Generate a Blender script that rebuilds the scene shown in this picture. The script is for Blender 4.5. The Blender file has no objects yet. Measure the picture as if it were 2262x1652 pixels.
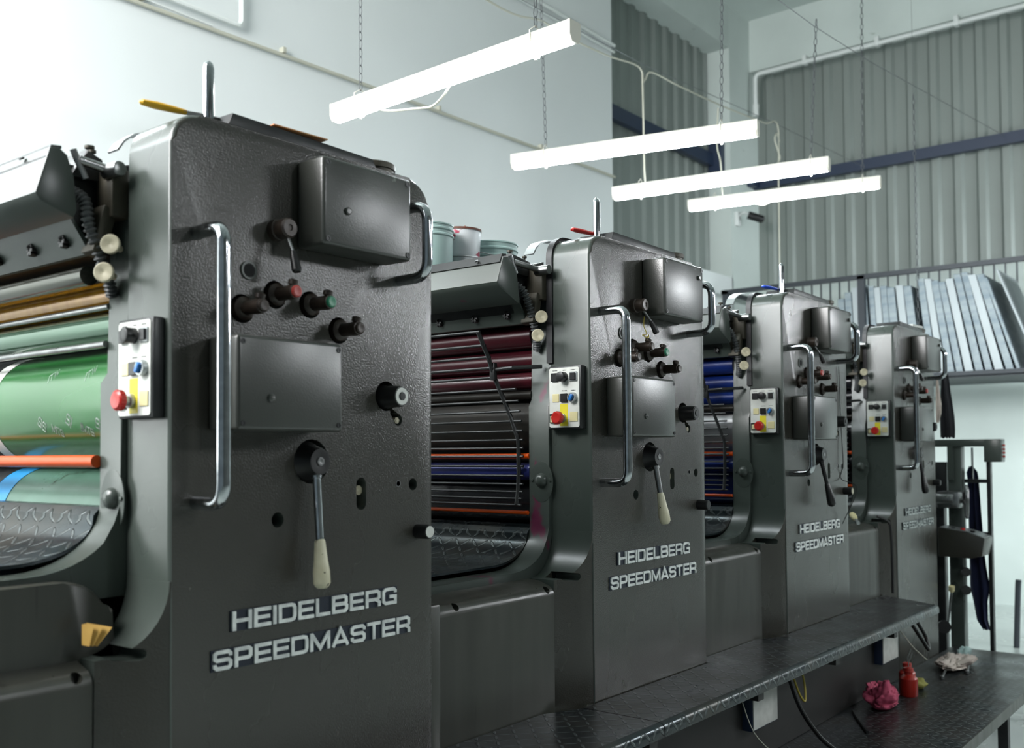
import bpy, bmesh, math, random
from math import pi, sin, cos, sqrt, atan2
from mathutils import Vector, Matrix, Euler
random.seed(7)
sc = bpy.context.scene
COL = sc.collection

# ------------------------------------------------------------------ camera
def basis():
    yaw, pit, rol = math.radians(38.3438043), math.radians(1.84744708), math.radians(-0.39547255)
    fw = Vector((cos(yaw)*cos(pit), sin(yaw)*cos(pit), sin(pit)))
    rt = Vector((sin(yaw), -cos(yaw), 0)); up = rt.cross(fw)
    r = rt*cos(rol) + up*sin(rol); u = -rt*sin(rol) + up*cos(rol)
    return fw, r, u
FW, RT, UP = basis()
CAM = Vector((-1.31238, -1.53214, 1.36698))
F_PX, PPY = 2210.438, 929.303
cd = bpy.data.cameras.new('camera'); cam = bpy.data.objects.new('camera', cd); COL.objects.link(cam)
cd.sensor_fit = 'HORIZONTAL'; cd.sensor_width = 36; cd.lens = F_PX/2262*36
cd.shift_y = (PPY-826)/2262; cd.clip_start = .02; cd.clip_end = 100
M = Matrix((RT, UP, -FW)).transposed().to_4x4(); M.translation = CAM
cam.matrix_world = M
cd.dof.use_dof = True; cd.dof.focus_distance = 2.75; cd.dof.aperture_fstop = 3.8
sc.camera = cam

# ------------------------------------------------------------------ world, exposure, large lights
sc.view_settings.view_transform = 'Standard'; sc.view_settings.look = 'None'
sc.view_settings.gamma = 1; sc.view_settings.exposure = 0.0
sc.cycles.use_denoising = True
sc.cycles.max_bounces = 8; sc.cycles.sample_clamp_indirect = 6
w = bpy.data.worlds.new('world'); sc.world = w; w.use_nodes = True
w.node_tree.nodes['Background'].inputs[0].default_value = (.62, .78, .86, 1)
w.node_tree.nodes['Background'].inputs[1].default_value = .25

def area(name, loc, target, sx, sy, power, col):
    l = bpy.data.lights.new(name, 'AREA'); l.shape = 'RECTANGLE'; l.size = sx; l.size_y = sy
    l.energy = power; l.color = col
    o = bpy.data.objects.new(name, l); COL.objects.link(o); o.location = loc
    o.rotation_euler = (Vector(target)-Vector(loc)).to_track_quat('-Z', 'Y').to_euler()
    return o
area('wall_fill_light', (-2.6, 1.2, 3.9), (.3, 2.8, 2.9), 2.4, 2.0, 430, (1.0, .99, .985))  # unseen area light added to brighten the left wall
dl = area('end_wall_fill_light', (6.6, -4.6, 2.2), (8.3, .6, 1.3), 2.2, 3.0, 95, (.9, .97, 1.0)); dl.data.spread = math.radians(62)  # added fill out of view, lifts the end wall below the rack

area('roller_streak_light', (-2.7, 2.72, 1.75), (-2.5, 0, 1.6), 1.5, .9, 27, (.95, 1.0, .98))  # unseen light added for the streaks on the near rollers and cylinders

# ------------------------------------------------------------------ materials
def sr(r, g, b):
    f = lambda c: (c/255/12.92) if c/255 <= .04045 else ((c/255+.055)/1.055)**2.4
    return (f(r), f(g), f(b), 1)
def mat(name, col, rough=.5, metal=0., col2=None, nscale=3., stretch=(1, 1, 1), amount=.5, bump=None, rvar=0., coat=0., emit=None, spec=.5, third=None):
    m = bpy.data.materials.new(name); m.use_nodes = True; nt = m.node_tree; n = nt.nodes; L = nt.links
    b = n['Principled BSDF']
    b.inputs['Base Color'].default_value = col; b.inputs['Roughness'].default_value = rough
    b.inputs['Metallic'].default_value = metal; b.inputs['Coat Weight'].default_value = coat
    b.inputs['Coat Roughness'].default_value = .15; b.inputs['Specular IOR Level'].default_value = spec
    tc = n.new('ShaderNodeTexCoord')
    def noise(scale, st=(1, 1, 1), detail=4):
        mp = n.new('ShaderNodeMapping'); mp.inputs['Scale'].default_value = st
        L.new(tc.outputs['Object'], mp.inputs[0])
        t = n.new('ShaderNodeTexNoise'); t.inputs['Scale'].default_value = scale; t.inputs['Detail'].default_value = detail
        L.new(mp.outputs[0], t.inputs['Vector']); return t
    if col2 is not None:
        t = noise(nscale, stretch)
        r = n.new('ShaderNodeValToRGB'); r.color_ramp.elements[0].position = .5-amount*.5+.0; r.color_ramp.elements[1].position = .5+amount*.5
        r.color_ramp.elements[0].color = col; r.color_ramp.elements[1].color = col2
        L.new(t.outputs[0], r.inputs[0]); out = r.outputs[0]
        if third:      # sparse marks: (colour, scale, threshold, stretch)
            t3 = noise(third[1], third[3], 6)
            r3 = n.new('ShaderNodeValToRGB'); r3.color_ramp.elements[0].position = third[2]; r3.color_ramp.elements[1].position = third[2]+.03
            L.new(t3.outputs[0], r3.inputs[0])
            mx = n.new('ShaderNodeMix'); mx.data_type = 'RGBA'
            L.new(r3.outputs[0], mx.inputs[0]); L.new(out, mx.inputs[6]); mx.inputs[7].default_value = third[0]
            out = mx.outputs[2]
        L.new(out, b.inputs['Base Color'])
    if rvar:
        t = noise(nscale*1.7, stretch)
        mr = n.new('ShaderNodeMapRange'); mr.inputs[1].default_value = .2; mr.inputs[2].default_value = .8
        mr.inputs[3].default_value = max(.03, rough-rvar); mr.inputs[4].default_value = rough+rvar
        L.new(t.outputs[0], mr.inputs[0]); L.new(mr.outputs[0], b.inputs['Roughness'])
    if bump:
        t = noise(bump[0], (1, 1, 1), 2)
        bp = n.new('ShaderNodeBump'); bp.inputs['Strength'].default_value = bump[1]; bp.inputs['Distance'].default_value = bump[2]
        L.new(t.outputs[0], bp.inputs['Height']); L.new(bp.outputs[0], b.inputs['Normal'])
    if emit:
        b.inputs['Emission Color'].default_value = emit[0]; b.inputs['Emission Strength'].default_value = emit[1]
    return m
MT = {}
MT['paint'] = mat('grey machine paint', sr(42, 41, 36), .27, 0, sr(54, 53, 47), 2.2, (1, 1, .6), .9, (250, .75, .0009), .025, spec=.7, third=(sr(110, 112, 102), 26, .75, (1, 1, .6)))
MT['paint_smooth_lit'] = mat('smooth grey paint with side light', sr(55, 62, 58), .30, 0, sr(68, 75, 70), 3, (1, 1, .5), .6, (120, .12, .0006), .06)  # smoother, and lighter teal than the front paint: side light put into colour
MT['stained'] = mat('grey machine paint stained magenta', sr(55, 62, 58), .30, 0, sr(68, 75, 70), 3, (1, 1, .5), .6, third=(sr(88, 34, 58), 7, .62, (1, 1, .6)))  # same lit side tone, plus real magenta stains
MT['cover'] = mat('grey cover paint', sr(46, 47, 42), .34, 0, sr(62, 63, 57), 5, (3, 3, .25), .6, (90, .08, .0006), .08, third=(sr(44, 44, 40), 9, .66, (4, 4, .25)))
MT['box'] = mat('grey cover box paint', sr(46, 48, 44), .31, 0, sr(56, 58, 54), 6, (1, 1, 1), .8, (300, .35, .0007), .03, spec=.8, third=(sr(130, 134, 128), 11, .72, (1, 1, 1)))
MT['dark'] = mat('black oxide steel', sr(26, 28, 29), .4, .3, sr(44, 46, 46), 14, rvar=.1)
MT['black'] = mat('black plastic', sr(16, 16, 17), .38)
MT['brownblack'] = mat('worn dark knob', sr(34, 28, 25), .38, .2, sr(56, 46, 38), 40, rvar=.1)
MT['void'] = mat('unlit opening', sr(6, 7, 8), .9)  # near-black colour stands for the shade inside holes
MT['rubber'] = mat('rubber trim', sr(18, 19, 22), .45)
MT['chrome'] = mat('chrome rail', (.56, .58, .60, 1), .12, 1, (.38, .4, .42, 1), 60, rvar=.06)
MT['steel'] = mat('bare steel', (.34, .35, .35, 1), .32, 1, (.2, .2, .2, 1), 30, rvar=.08)
MT['tin'] = mat('dull aluminium', (.42, .45, .45, 1), .4, .8, (.3, .32, .32, 1), 20)
MT['letter'] = mat('lettering silver', sr(222, 226, 222), .35, .0, sr(186, 190, 188), 50, amount=.3)
MT['letterworn'] = mat('worn lettering silver', sr(176, 184, 180), .4, .0, sr(104, 112, 110), 130, amount=.2)
MT['navy'] = mat('navy backing', sr(14, 24, 40), .4)
MT['white'] = mat('panel white', sr(212, 214, 208), .45, 0, sr(190, 192, 186), 30)
MT['cream'] = mat('cream plastic', sr(206, 202, 176), .42, 0, sr(180, 174, 146), 24, third=(sr(40, 36, 28), 60, .63, (1, 1, 1)))
MT['ivory'] = mat('ivory button', sr(205, 196, 150), .4)
MT['yellow'] = mat('yellow sticker', sr(214, 200, 40), .5)
MT['red'] = mat('red plastic', sr(176, 34, 28), .33)
MT['blue'] = mat('blue plastic', sr(40, 110, 180), .35)
MT['green'] = mat('green tip', sr(40, 120, 90), .35)
MT['redtip'] = mat('red tip', sr(160, 56, 50), .4)
MT['disc'] = mat('ivory gauge disc', sr(178, 172, 148), .5, 0, sr(140, 134, 112), 90)
MT['orange'] = mat('orange guard bar', sr(200, 74, 8), .28)
MT['gold'] = mat('ochre inked roller', sr(190, 136, 30), .2, .2, sr(160, 108, 16), 4, (1, 8, 1), rvar=.04, coat=.5)
MT['greenroll'] = mat('green inked roller', sr(74, 104, 84), .16, .55, sr(60, 96, 72), 4, rvar=.04, coat=.5)
MT['steelroll'] = mat('smoky roller', sr(74, 76, 66), .2, .7, sr(56, 58, 52), 4, rvar=.04, coat=.3)
MT['teal'] = mat('stained blanket', sr(84, 116, 102), .3, .1, sr(58, 86, 72), 7, (1, 1, 2), .5, rvar=.06, third=(sr(44, 58, 46), 16, .66, (1, 1, .4)))
MT['sky'] = mat('blue tape', sr(30, 120, 170), .45)
MT['maroon'] = mat('maroon inked roller', sr(64, 18, 26), .26, .1, sr(40, 12, 18), 5, coat=.3)
MT['bluein'] = mat('blue inked roller', sr(16, 42, 110), .28, .1, sr(10, 22, 66), 5, coat=.3)
MT['violet'] = mat('indigo roller', sr(44, 52, 120), .3, .1, sr(34, 40, 90), 5, coat=.3)
MT['blackroll'] = mat('black roller', sr(24, 25, 28), .25, .1, coat=.3)
MT['silverroll'] = mat('silver cylinder', (.6, .62, .64, 1), .28, .9)
MT['darkolive'] = mat('oily dark metal', sr(40, 37, 31), .42, .3, sr(28, 27, 24), 14, rvar=.08)
MT['hose'] = mat('grey corrugated hose', sr(66, 69, 70), .35)
MT['olive'] = mat('worn olive metal', sr(70, 66, 54), .5, .3, sr(50, 48, 40), 18, rvar=.1)
MT['wall'] = mat('white wall paint', sr(208, 213, 212), .7, 0, sr(198, 204, 204), .7, amount=.6, bump=(40, .06, .002), third=(sr(172, 180, 176), 9, .80, (1, 1, 1)))
MT['dimwall'] = mat('grey wall across the aisle', sr(92, 96, 94), .8)
MT['concrete'] = mat('painted concrete', sr(196, 206, 202), .75, 0, sr(180, 190, 186), 1.5, bump=(30, .12, .003), third=(sr(150, 158, 152), 3, .72, (1, 1, 3)))
MT['corrug'] = mat('corrugated sheet', sr(126, 134, 130), .5, .1, sr(114, 122, 118), 1.2, (1, 1, .3), rvar=.05)
MT['bluebeam'] = mat('navy painted beam', sr(30, 44, 66), .45)
MT['floor'] = mat('grey epoxy floor', sr(178, 186, 182), .25, 0, sr(158, 166, 162), 1.4, rvar=.06, third=(sr(70, 74, 72), 5, .7, (1, 1, 1)))
MT['lampbody'] = mat('lamp body white', sr(205, 203, 192), .45)
MT['tube'] = mat('lit tube', (1, 1, 1, 1), .4, emit=((.88, .96, 1, 1), 85))
MT['tube_bright'] = mat('brighter aisle tube', (1, 1, 1, 1), .4, emit=((.93, .97, 1, 1), 400))
MT['tube_aisle'] = mat('lit aisle tube', (1, 1, 1, 1), .4, emit=((.93, .97, 1, 1), 210))
MT['chain'] = mat('zinc chain', (.16, .17, .18, 1), .45, .7)
MT['cable'] = mat('white flex', sr(170, 170, 156), .5)
MT['pipe'] = mat('white conduit', sr(205, 210, 208), .5)
MT['pail'] = mat('pale green pail', sr(150, 174, 170), .45, 0, sr(134, 160, 156), 9)
MT['canwhite'] = mat('spattered can', sr(208, 212, 214), .4, .1, sr(190, 196, 198), 12, third=(sr(150, 46, 70), 11, .60, (1, 1, 2.2)))
MT['rust'] = mat('dried ink rim', sr(96, 54, 40), .7)
MT['plate'] = mat('aluminium printing plate', (.42, .46, .47, 1), .5, .3, (.34, .38, .40, 1), 3, (1, 1, .5), rvar=.08)
MT['plateblue'] = mat('plate edges with blue coat', sr(120, 134, 142), .5, .2, sr(150, 160, 164), 6, (1, 1, 3), amount=.3)
MT['rack'] = mat('dark rack steel', sr(40, 46, 52), .45, .2)
MT['pink'] = mat('pink rag', sr(190, 84, 110), .85, 0, sr(150, 50, 78), 18)
MT['rag'] = mat('dirty white rag', sr(196, 186, 176), .9, 0, sr(150, 136, 128), 12)
MT['redcan'] = mat('red oil can', sr(168, 36, 22), .35, 0, sr(130, 26, 18), 8, coat=.3)
MT['overall'] = mat('navy cloth', sr(24, 32, 66), .9, 0, sr(16, 20, 44), 6)
MT['blackcloth'] = mat('black cloth', sr(20, 21, 26), .9)
MT['paper'] = mat('kraft paper', sr(186, 150, 72), .75, 0, sr(160, 122, 54), 12)
MT['yel'] = mat('yellow handle', sr(206, 158, 24), .4)
MT['orangepaper'] = mat('orange card', sr(206, 110, 40), .6, 0, sr(180, 140, 90), 20)
MT['bluehandle'] = mat('blue handle', sr(20, 70, 190), .4)
MT['lime'] = mat('yellow green cloth', sr(130, 128, 60), .8)
MT['flexyellow'] = mat('yellow wire', sr(150, 136, 40), .5)

def checker(name, col, col2, s=.034, metal=.55, rough=.3, paint=None):
    """chequer plate: raised lozenges alternating in direction, from UV in metres"""
    m = bpy.data.materials.new(name); m.use_nodes = True; nt = m.node_tree; n = nt.nodes; L = nt.links
    b = n['Principled BSDF']; b.inputs['Metallic'].default_value = metal
    uv = n.new('ShaderNodeUVMap'); sp = n.new('ShaderNodeSeparateXYZ'); L.new(uv.outputs[0], sp.inputs[0])
    def mth(op, a, bb=None):
        x = n.new('ShaderNodeMath'); x.operation = op
        for i, v in enumerate((a, bb)):
            if v is None: continue
            if isinstance(v, (int, float)): x.inputs[i].default_value = v
            else: L.new(v, x.inputs[i])
        return x.outputs[0]
    u = mth('DIVIDE', sp.outputs[0], s); v = mth('DIVIDE', sp.outputs[1], s)
    par = mth('MODULO', mth('ADD', mth('ADD', mth('FLOOR', u), mth('FLOOR', v)), 1000), 2)
    sg = mth('SUBTRACT', mth('MULTIPLY', mth('FLOOR', mth('ADD', par, .5)), 2), 1)
    fu = mth('SUBTRACT', mth('FRACT', u), .5); fv = mth('MULTIPLY', mth('SUBTRACT', mth('FRACT', v), .5), sg)
    a = mth('MULTIPLY', mth('ADD', fu, fv), .7071); c = mth('MULTIPLY', mth('SUBTRACT', fu, fv), .7071)
    d = mth('ADD', mth('POWER', mth('ABSOLUTE', mth('DIVIDE', a, .52)), 2), mth('POWER', mth('ABSOLUTE', mth('DIVIDE', c, .13)), 2))
    mr = n.new('ShaderNodeMapRange'); mr.inputs[1].default_value = 1.1; mr.inputs[2].default_value = .35
    mr.inputs[3].default_value = 0; mr.inputs[4].default_value = 1; mr.interpolation_type = 'SMOOTHSTEP'
    L.new(d, mr.inputs[0])
    bp = n.new('ShaderNodeBump'); bp.inputs['Strength'].default_value = .9; bp.inputs['Distance'].default_value = .0022
    L.new(mr.outputs[0], bp.inputs['Height']); L.new(bp.outputs[0], b.inputs['Normal'])
    tc = n.new('ShaderNodeTexCoord'); t = n.new('ShaderNodeTexNoise'); t.inputs['Scale'].default_value = 6; t.inputs['Detail'].default_value = 5
    L.new(tc.outputs['Object'], t.inputs['Vector'])
    r = n.new('ShaderNodeValToRGB'); r.color_ramp.elements[0].color = col; r.color_ramp.elements[1].color = col2
    r.color_ramp.elements[0].position = .38; r.color_ramp.elements[1].position = .62
    L.new(t.outputs[0], r.inputs[0])
    mx = n.new('ShaderNodeMix'); mx.data_type = 'RGBA'; L.new(mr.outputs[0], mx.inputs[0]); L.new(r.outputs[0], mx.inputs[6]); mx.inputs[7].default_value = sr(84, 90, 90)
    L.new(mx.outputs[2], b.inputs['Base Color'])
    m2 = n.new('ShaderNodeMapRange'); m2.inputs[1].default_value = .3; m2.inputs[2].default_value = .7; m2.inputs[3].default_value = rough-.06; m2.inputs[4].default_value = rough+.12
    L.new(t.outputs[0], m2.inputs[0]); L.new(m2.outputs[0], b.inputs['Roughness'])
    return m
MT['checker'] = checker('worn chequer plate', sr(38, 44, 47), sr(52, 50, 48))
MT['checkerdk'] = checker('oily chequer plate', sr(42, 52, 56), sr(58, 58, 54), .034, .6, .26)

def cylmat(name, band_y, band_col, base, marks):
    m = mat(name, base, .2, .05, tuple(c*.8 for c in base[:3])+(1,), 3, (1, 6, 1), rvar=.04, coat=.4)
    return m
MT['plategreen'] = mat('green printed plate', sr(44, 104, 52), .2, .05, sr(34, 88, 42), 2.5, rvar=.05, coat=.35)

# ------------------------------------------------------------------ geometry helpers
W = {}     # object -> point its mesh coordinates are measured from
def V(*a): return Vector(a)
def frame(d):
    d = Vector(d).normalized(); a = V(0, 0, 1) if abs(d.z) < .9 else V(1, 0, 0)
    u = d.cross(a).normalized(); v = d.cross(u).normalized(); return d, u, v
class G:
    def __init__(s): s.bm = bmesh.new()
    def face(s, vs, mi=0):
        try: f = s.bm.faces.new(vs); f.material_index = mi; return f
        except ValueError: return None
    def box(s, x0, x1, y0, y1, z0, z1, bev=0, seg=2, rot=None, piv=None, mi=0):
        r = bmesh.ops.create_cube(s.bm, size=1)['verts']
        c = V((x0+x1)/2, (y0+y1)/2, (z0+z1)/2)
        for v in r: v.co = V(v.co.x*abs(x1-x0), v.co.y*abs(y1-y0), v.co.z*abs(z1-z0))
        fs = {f for v in r for f in v.link_faces}
        for f in fs: f.material_index = mi
        if bev:
            es = list({e for v in r for e in v.link_edges})
            o = bmesh.ops.bevel(s.bm, geom=es, offset=bev, segments=seg, affect='EDGES', profile=.5)
            r = list({v for f in o['faces'] for v in f.verts} | {v for v in r if v.is_valid})
            fs = {f for v in r for f in v.link_faces}
            for f in fs: f.material_index = mi
            r = list({v for f in fs for v in f.verts})
        R = Euler(rot).to_matrix() if rot else None
        p = Vector(piv) if piv else c
        for v in r:
            q = v.co + c
            v.co = (R @ (q-p) + p) if R else q
        return r
    def lathe(s, o, d, prof, seg=24, mi=0, sx=1., a0=0.):
        """prof: (t along d, radius); closed with caps where radius>0 at ends"""
        o = Vector(o); d, u, v = frame(d); rings = []
        for t, r in prof:
            if r <= 1e-6: rings.append([s.bm.verts.new(o+d*t)])
            else: rings.append([s.bm.verts.new(o+d*t+u*(r*cos(a0+2*pi*i/seg))+v*(r*sin(a0+2*pi*i/seg))) for i in range(seg)])
        for A, B in zip(rings, rings[1:]):
            for i in range(seg):
                j = (i+1) % seg
                if len(A) == 1 and len(B) == 1: continue
                if len(A) == 1: s.face([A[0], B[j], B[i]], mi)
                elif len(B) == 1: s.face([A[i], A[j], B[0]], mi)
                else: s.face([A[i], A[j], B[j], B[i]], mi)
        if len(rings[0]) > 1: s.face(rings[0][::-1], mi)
        if len(rings[-1]) > 1: s.face(rings[-1], mi)
    def cyl(s, p0, p1, r, r1=None, seg=20, mi=0, a0=0.):
        p0 = Vector(p0); p1 = Vector(p1); d = p1-p0
        s.lathe(p0, d, [(0, r), (d.length, r if r1 is None else r1)], seg, mi, a0=a0)
    def knob(s, p0, p1, r, b=.15, seg=24, mi=0):
        p0 = Vector(p0); p1 = Vector(p1); d = p1-p0; L = d.length; e = r*b
        s.lathe(p0, d, [(0, r), (L-e, r), (L-e*.3, r-e*.3), (L, r-e)], seg, mi)
    def ball(s, c, r, seg=16, sc=(1, 1, 1)):
        o = bmesh.ops.create_uvsphere(s.bm, u_segments=seg, v_segments=max(6, seg//2), radius=r)['verts']
        for v in o: v.co = V(v.co.x*sc[0], v.co.y*sc[1], v.co.z*sc[2])+Vector(c)
        return o
    def tube(s, pts, r, seg=8, closed=False, mi=0):
        pts = [Vector(p) for p in pts]; n = len(pts); rf = r if callable(r) else (lambda t: r)
        T = []
        for i in range(n):
            a = pts[i-1] if (i or closed) else pts[i]; b = pts[(i+1) % n] if (i < n-1 or closed) else pts[i]
            T.append((b-a).normalized())
        d, u, v = frame(T[0]); rings = []
        for i in range(n):
            u = (u - T[i]*u.dot(T[i])).normalized(); v = T[i].cross(u)
            rr = rf(i/(n-1))
            rings.append([s.bm.verts.new(pts[i]+u*(rr*cos(2*pi*k/seg))+v*(rr*sin(2*pi*k/seg))) for k in range(seg)])
        for i in range(n if closed else n-1):
            A = rings[i]; B = rings[(i+1) % n]
            for k in range(seg):
                j = (k+1) % seg; s.face([A[k], A[j], B[j], B[k]], mi)
        if not closed: s.face(rings[0][::-1], mi); s.face(rings[-1], mi)
    def prism(s, poly, a, b, axis='y', mi=0, bev=0, bseg=2):
        """poly in the plane across the axis: axis y -> (x,z); x -> (y,z); z -> (x,y)"""
        def P(p, t): return V(p[0], t, p[1]) if axis == 'y' else (V(t, p[0], p[1]) if axis == 'x' else V(p[0], p[1], t))
        A = [s.bm.verts.new(P(p, a)) for p in poly]; B = [s.bm.verts.new(P(p, b)) for p in poly]; n = len(poly)
        fa = s.face(A, mi); fb = s.face(B[::-1], mi)
        for i in range(n):
            j = (i+1) % n; s.face([A[i], B[i], B[j], A[j]], mi)
        if bev and fa:
            bmesh.ops.bevel(s.bm, geom=list(fa.edges), offset=bev, segments=bseg, affect='EDGES', profile=.5)
        return A, B
    def sheet(s, line, a, b, t, axis='y', mi=0):
        """an open profile line thickened by t and run along the axis"""
        n = len(line); off = []
        for i in range(n):
            p = Vector(line[max(0, i-1)]); q = Vector(line[min(n-1, i+1)]); d = (q-p).normalized()
            off.append((line[i][0]-d.y*t, line[i][1]+d.x*t))
        s.prism(list(line)+off[::-1], a, b, axis, mi)
    def mesh(s, name, smooth=35):
        if name not in ('lettering', 'printed_marks'): bmesh.ops.remove_doubles(s.bm, verts=s.bm.verts, dist=1e-6)
        bmesh.ops.recalc_face_normals(s.bm, faces=s.bm.faces)
        me = bpy.data.meshes.new(name); s.bm.to_mesh(me); s.bm.free()
        if smooth:
            for p in me.polygons: p.use_smooth = True
            me.set_sharp_from_angle(angle=math.radians(smooth))
        return me
    def obj(s, name, m, parent=None, smooth=35, label=None):
        me = s.mesh(name, smooth)
        for x in (m if isinstance(m, (list, tuple)) else [m]): me.materials.append(MT[x])
        o = bpy.data.objects.new(name, me); COL.objects.link(o)
        if parent:
            o.parent = parent; W[o] = W[parent]
            if W[o].length > 0: me.transform(Matrix.Translation(-W[o]))
        else:
            xs = [v.co for v in me.vertices]
            c = V(sum(v.x for v in xs)/len(xs), sum(v.y for v in xs)/len(xs), min(v.z for v in xs))
            me.transform(Matrix.Translation(-c)); o.location = c; W[o] = c
        if label: o['label'] = label
        return o
def tag(o, label, cat, group=None, kind=None):
    o['label'] = label; o['category'] = cat
    if group: o['group'] = group
    if kind: o['kind'] = kind
    return o
def struct(o): o['kind'] = 'structure'; return o
def thing(name, label, cat, loc, group=None, local=False):
    o = bpy.data.objects.new(name, None); COL.objects.link(o); o.location = loc; o.empty_display_size = .1
    W[o] = V(0, 0, 0) if local else Vector(loc)
    return tag(o, label, cat, group)
def arc(cx, cz, r, a0, a1, n=6, rz=None):
    return [(cx+r*cos(math.radians(a0+(a1-a0)*i/n)), cz+(rz or r)*sin(math.radians(a0+(a1-a0)*i/n))) for i in range(n+1)]
def rounded(pts, r, n=6):
    """3-D polyline with its inner corners rounded"""
    pts = [Vector(p) for p in pts]; out = [pts[0]]
    for a, b, c in zip(pts, pts[1:], pts[2:]):
        u = (a-b).normalized(); v = (c-b).normalized(); k = min(r, (a-b).length*.49, (c-b).length*.49)
        for i in range(n+1):
            t = i/n; out.append((b+u*k)*(1-t)**2 + b*2*t*(1-t) + (b+v*k)*t**2)
    return out+[pts[-1]]
def smooth_path(pts, n=6):
    pts = [Vector(p) for p in pts]; out = []
    q = [pts[0]]+pts+[pts[-1]]
    for i in range(1, len(q)-2):
        for k in range(n):
            t = k/n; a, b, c, d = q[i-1], q[i], q[i+1], q[i+2]
            out.append(.5*((2*b)+(c-a)*t+(2*a-5*b+4*c-d)*t*t+(3*b-a-3*c+d)*t**3))
    return out+[pts[-1]]

# ------------------------------------------------------------------ lettering (wide block capitals)
a = .1
def letters():
    D = {}
    D['H'] = (1.1, [[(a, 0), (a, 1)], [(1.0, 0), (1.0, 1)], [(a, .5), (1.0, .5)]])
    D['E'] = (1.0, [[(a, 0), (a, 1)], [(a, .91), (1, .91)], [(a, .5), (.94, .5)], [(a, .09), (1, .09)]])
    D['I'] = (.2, [[(a, 0), (a, 1)]])
    D['D'] = (1.1, [[(a, 0), (a, 1)], [(a, .91), (.8, .91), (.95, .86), (1, .72), (1, .28), (.95, .14), (.8, .09), (a, .09)]])
    D['L'] = (.95, [[(a, 0), (a, 1)], [(a, .09), (.95, .09)]])
    D['B'] = (1.1, [[(a, 0), (a, 1)], [(a, .91), (.84, .91), (.96, .84), (.97, .6), (.86, .52), (a, .52)], [(a, .50), (.88, .50), (1, .4), (1, .22), (.88, .09), (a, .09)]])
    D['R'] = (1.1, [[(a, 0), (a, 1)], [(a, .91), (.85, .91), (.98, .83), (.99, .55), (.87, .44), (a, .44)], [(.7, .44), (.9, .36), (1, .24), (1, 0)]])
    D['G'] = (1.12, [[(1, .68), (1, .8), (.88, .91), (.25, .91), (a, .78), (a, .22), (.25, .09), (1.0, .09), (1.0, .46), (.55, .46)]])
    D['S'] = (1.08, [[(.98, .68), (.98, .8), (.86, .91), (.22, .91), (a, .82), (a, .6), (.22, .51), (.86, .51), (.98, .4), (.98, .2), (.86, .09), (.22, .09), (a, .2), (a, .32)]])
    D['P'] = (1.05, [[(a, 0), (a, 1)], [(a, .91), (.82, .91), (.94, .82), (.94, .52), (.82, .42), (a, .42)]])
    D['M'] = (1.35, [[(a, 0), (a, 1)], [(1.25, 0), (1.25, 1)], [(a, .95), (.675, .12), (1.25, .95)]])
    D['A'] = (1.2, [[(.08, 0), (.6, .95), (1.12, 0)], [(.26, .25), (.94, .25)]])
    D['T'] = (1.0, [[(0, .91), (1, .91)], [(.5, 0), (.5, .91)]])
    D['/'] = (.5, [[(.0, 0), (.5, 1)]])
    D['W'] = (1.3, [[(a, 1), (.35, .05), (.65, .9), (.95, .05), (1.2, 1)]])
    return D
LET = letters()
def strokes(g, word, fn, T=.195, gap=.13, only=None):
    """word as flat strokes; fn maps (u, v, depth) to a point; returns total width"""
    x = 0
    for ch in word:
        w_, ls = LET[ch]
        for si, pl in enumerate(ls):
            ez = 1+.02*si; P = [Vector((p[0]+x, p[1])) for p in pl]; n = len(P); Ls, Rs = [], []
            for i in range(n):
                d0 = (P[i]-P[i-1]).normalized() if i else (P[1]-P[0]).normalized()
                d1 = (P[i+1]-P[i]).normalized() if i < n-1 else d0
                t = (d0+d1)
                t = t.normalized() if t.length > 1e-3 else d0
                k = T/2/max(.45, t.dot(d1)); nn = Vector((-t.y, t.x))*k
                Ls.append(P[i]+nn); Rs.append(P[i]-nn)
            top = [[g.bm.verts.new(fn(q.x, q.y, ez)) for q in S] for S in (Ls, Rs)]
            bot = [[g.bm.verts.new(fn(q.x, q.y, 0)) for q in S] for S in (Ls, Rs)]
            for i in range(n-1):
                g.face([top[0][i], top[0][i+1], top[1][i+1], top[1][i]])
                g.face([top[0][i], bot[0][i], bot[0][i+1], top[0][i+1]])
                g.face([top[1][i+1], bot[1][i+1], bot[1][i], top[1][i]])
            for i in (0, n-1): g.face([top[0][i], top[1][i], bot[1][i], bot[0][i]])
        x += w_+gap
    return x-gap
def word_width(word, gap=.13): return sum(LET[c][0] for c in word)+gap*(len(word)-1)

def set_uv(o, fn):
    me = o.data; uv = me.uv_layers.new(name='UVMap')
    for l in me.loops:
        uv.data[l.index].uv = fn(me.vertices[l.vertex_index].co)

def boolean_cut(o, cutter_mesh):
    c = bpy.data.objects.new('cut', cutter_mesh); COL.objects.link(c)
    c.parent = o.parent; c.location = o.location
    md = o.modifiers.new('b', 'BOOLEAN'); md.operation = 'DIFFERENCE'; md.object = c; md.solver = 'EXACT'; md.use_self = True
    bpy.context.view_layer.update()
    dg = bpy.context.evaluated_depsgraph_get()
    me = bpy.data.meshes.new_from_object(o.evaluated_get(dg))
    o.modifiers.clear(); old = o.data; o.data = me
    bpy.data.objects.remove(c); bpy.data.meshes.remove(cutter_mesh); bpy.data.meshes.remove(old)
    me.name = o.name
    for p in me.polygons: p.use_smooth = True
    me.set_sharp_from_angle(angle=math.radians(35))

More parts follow.
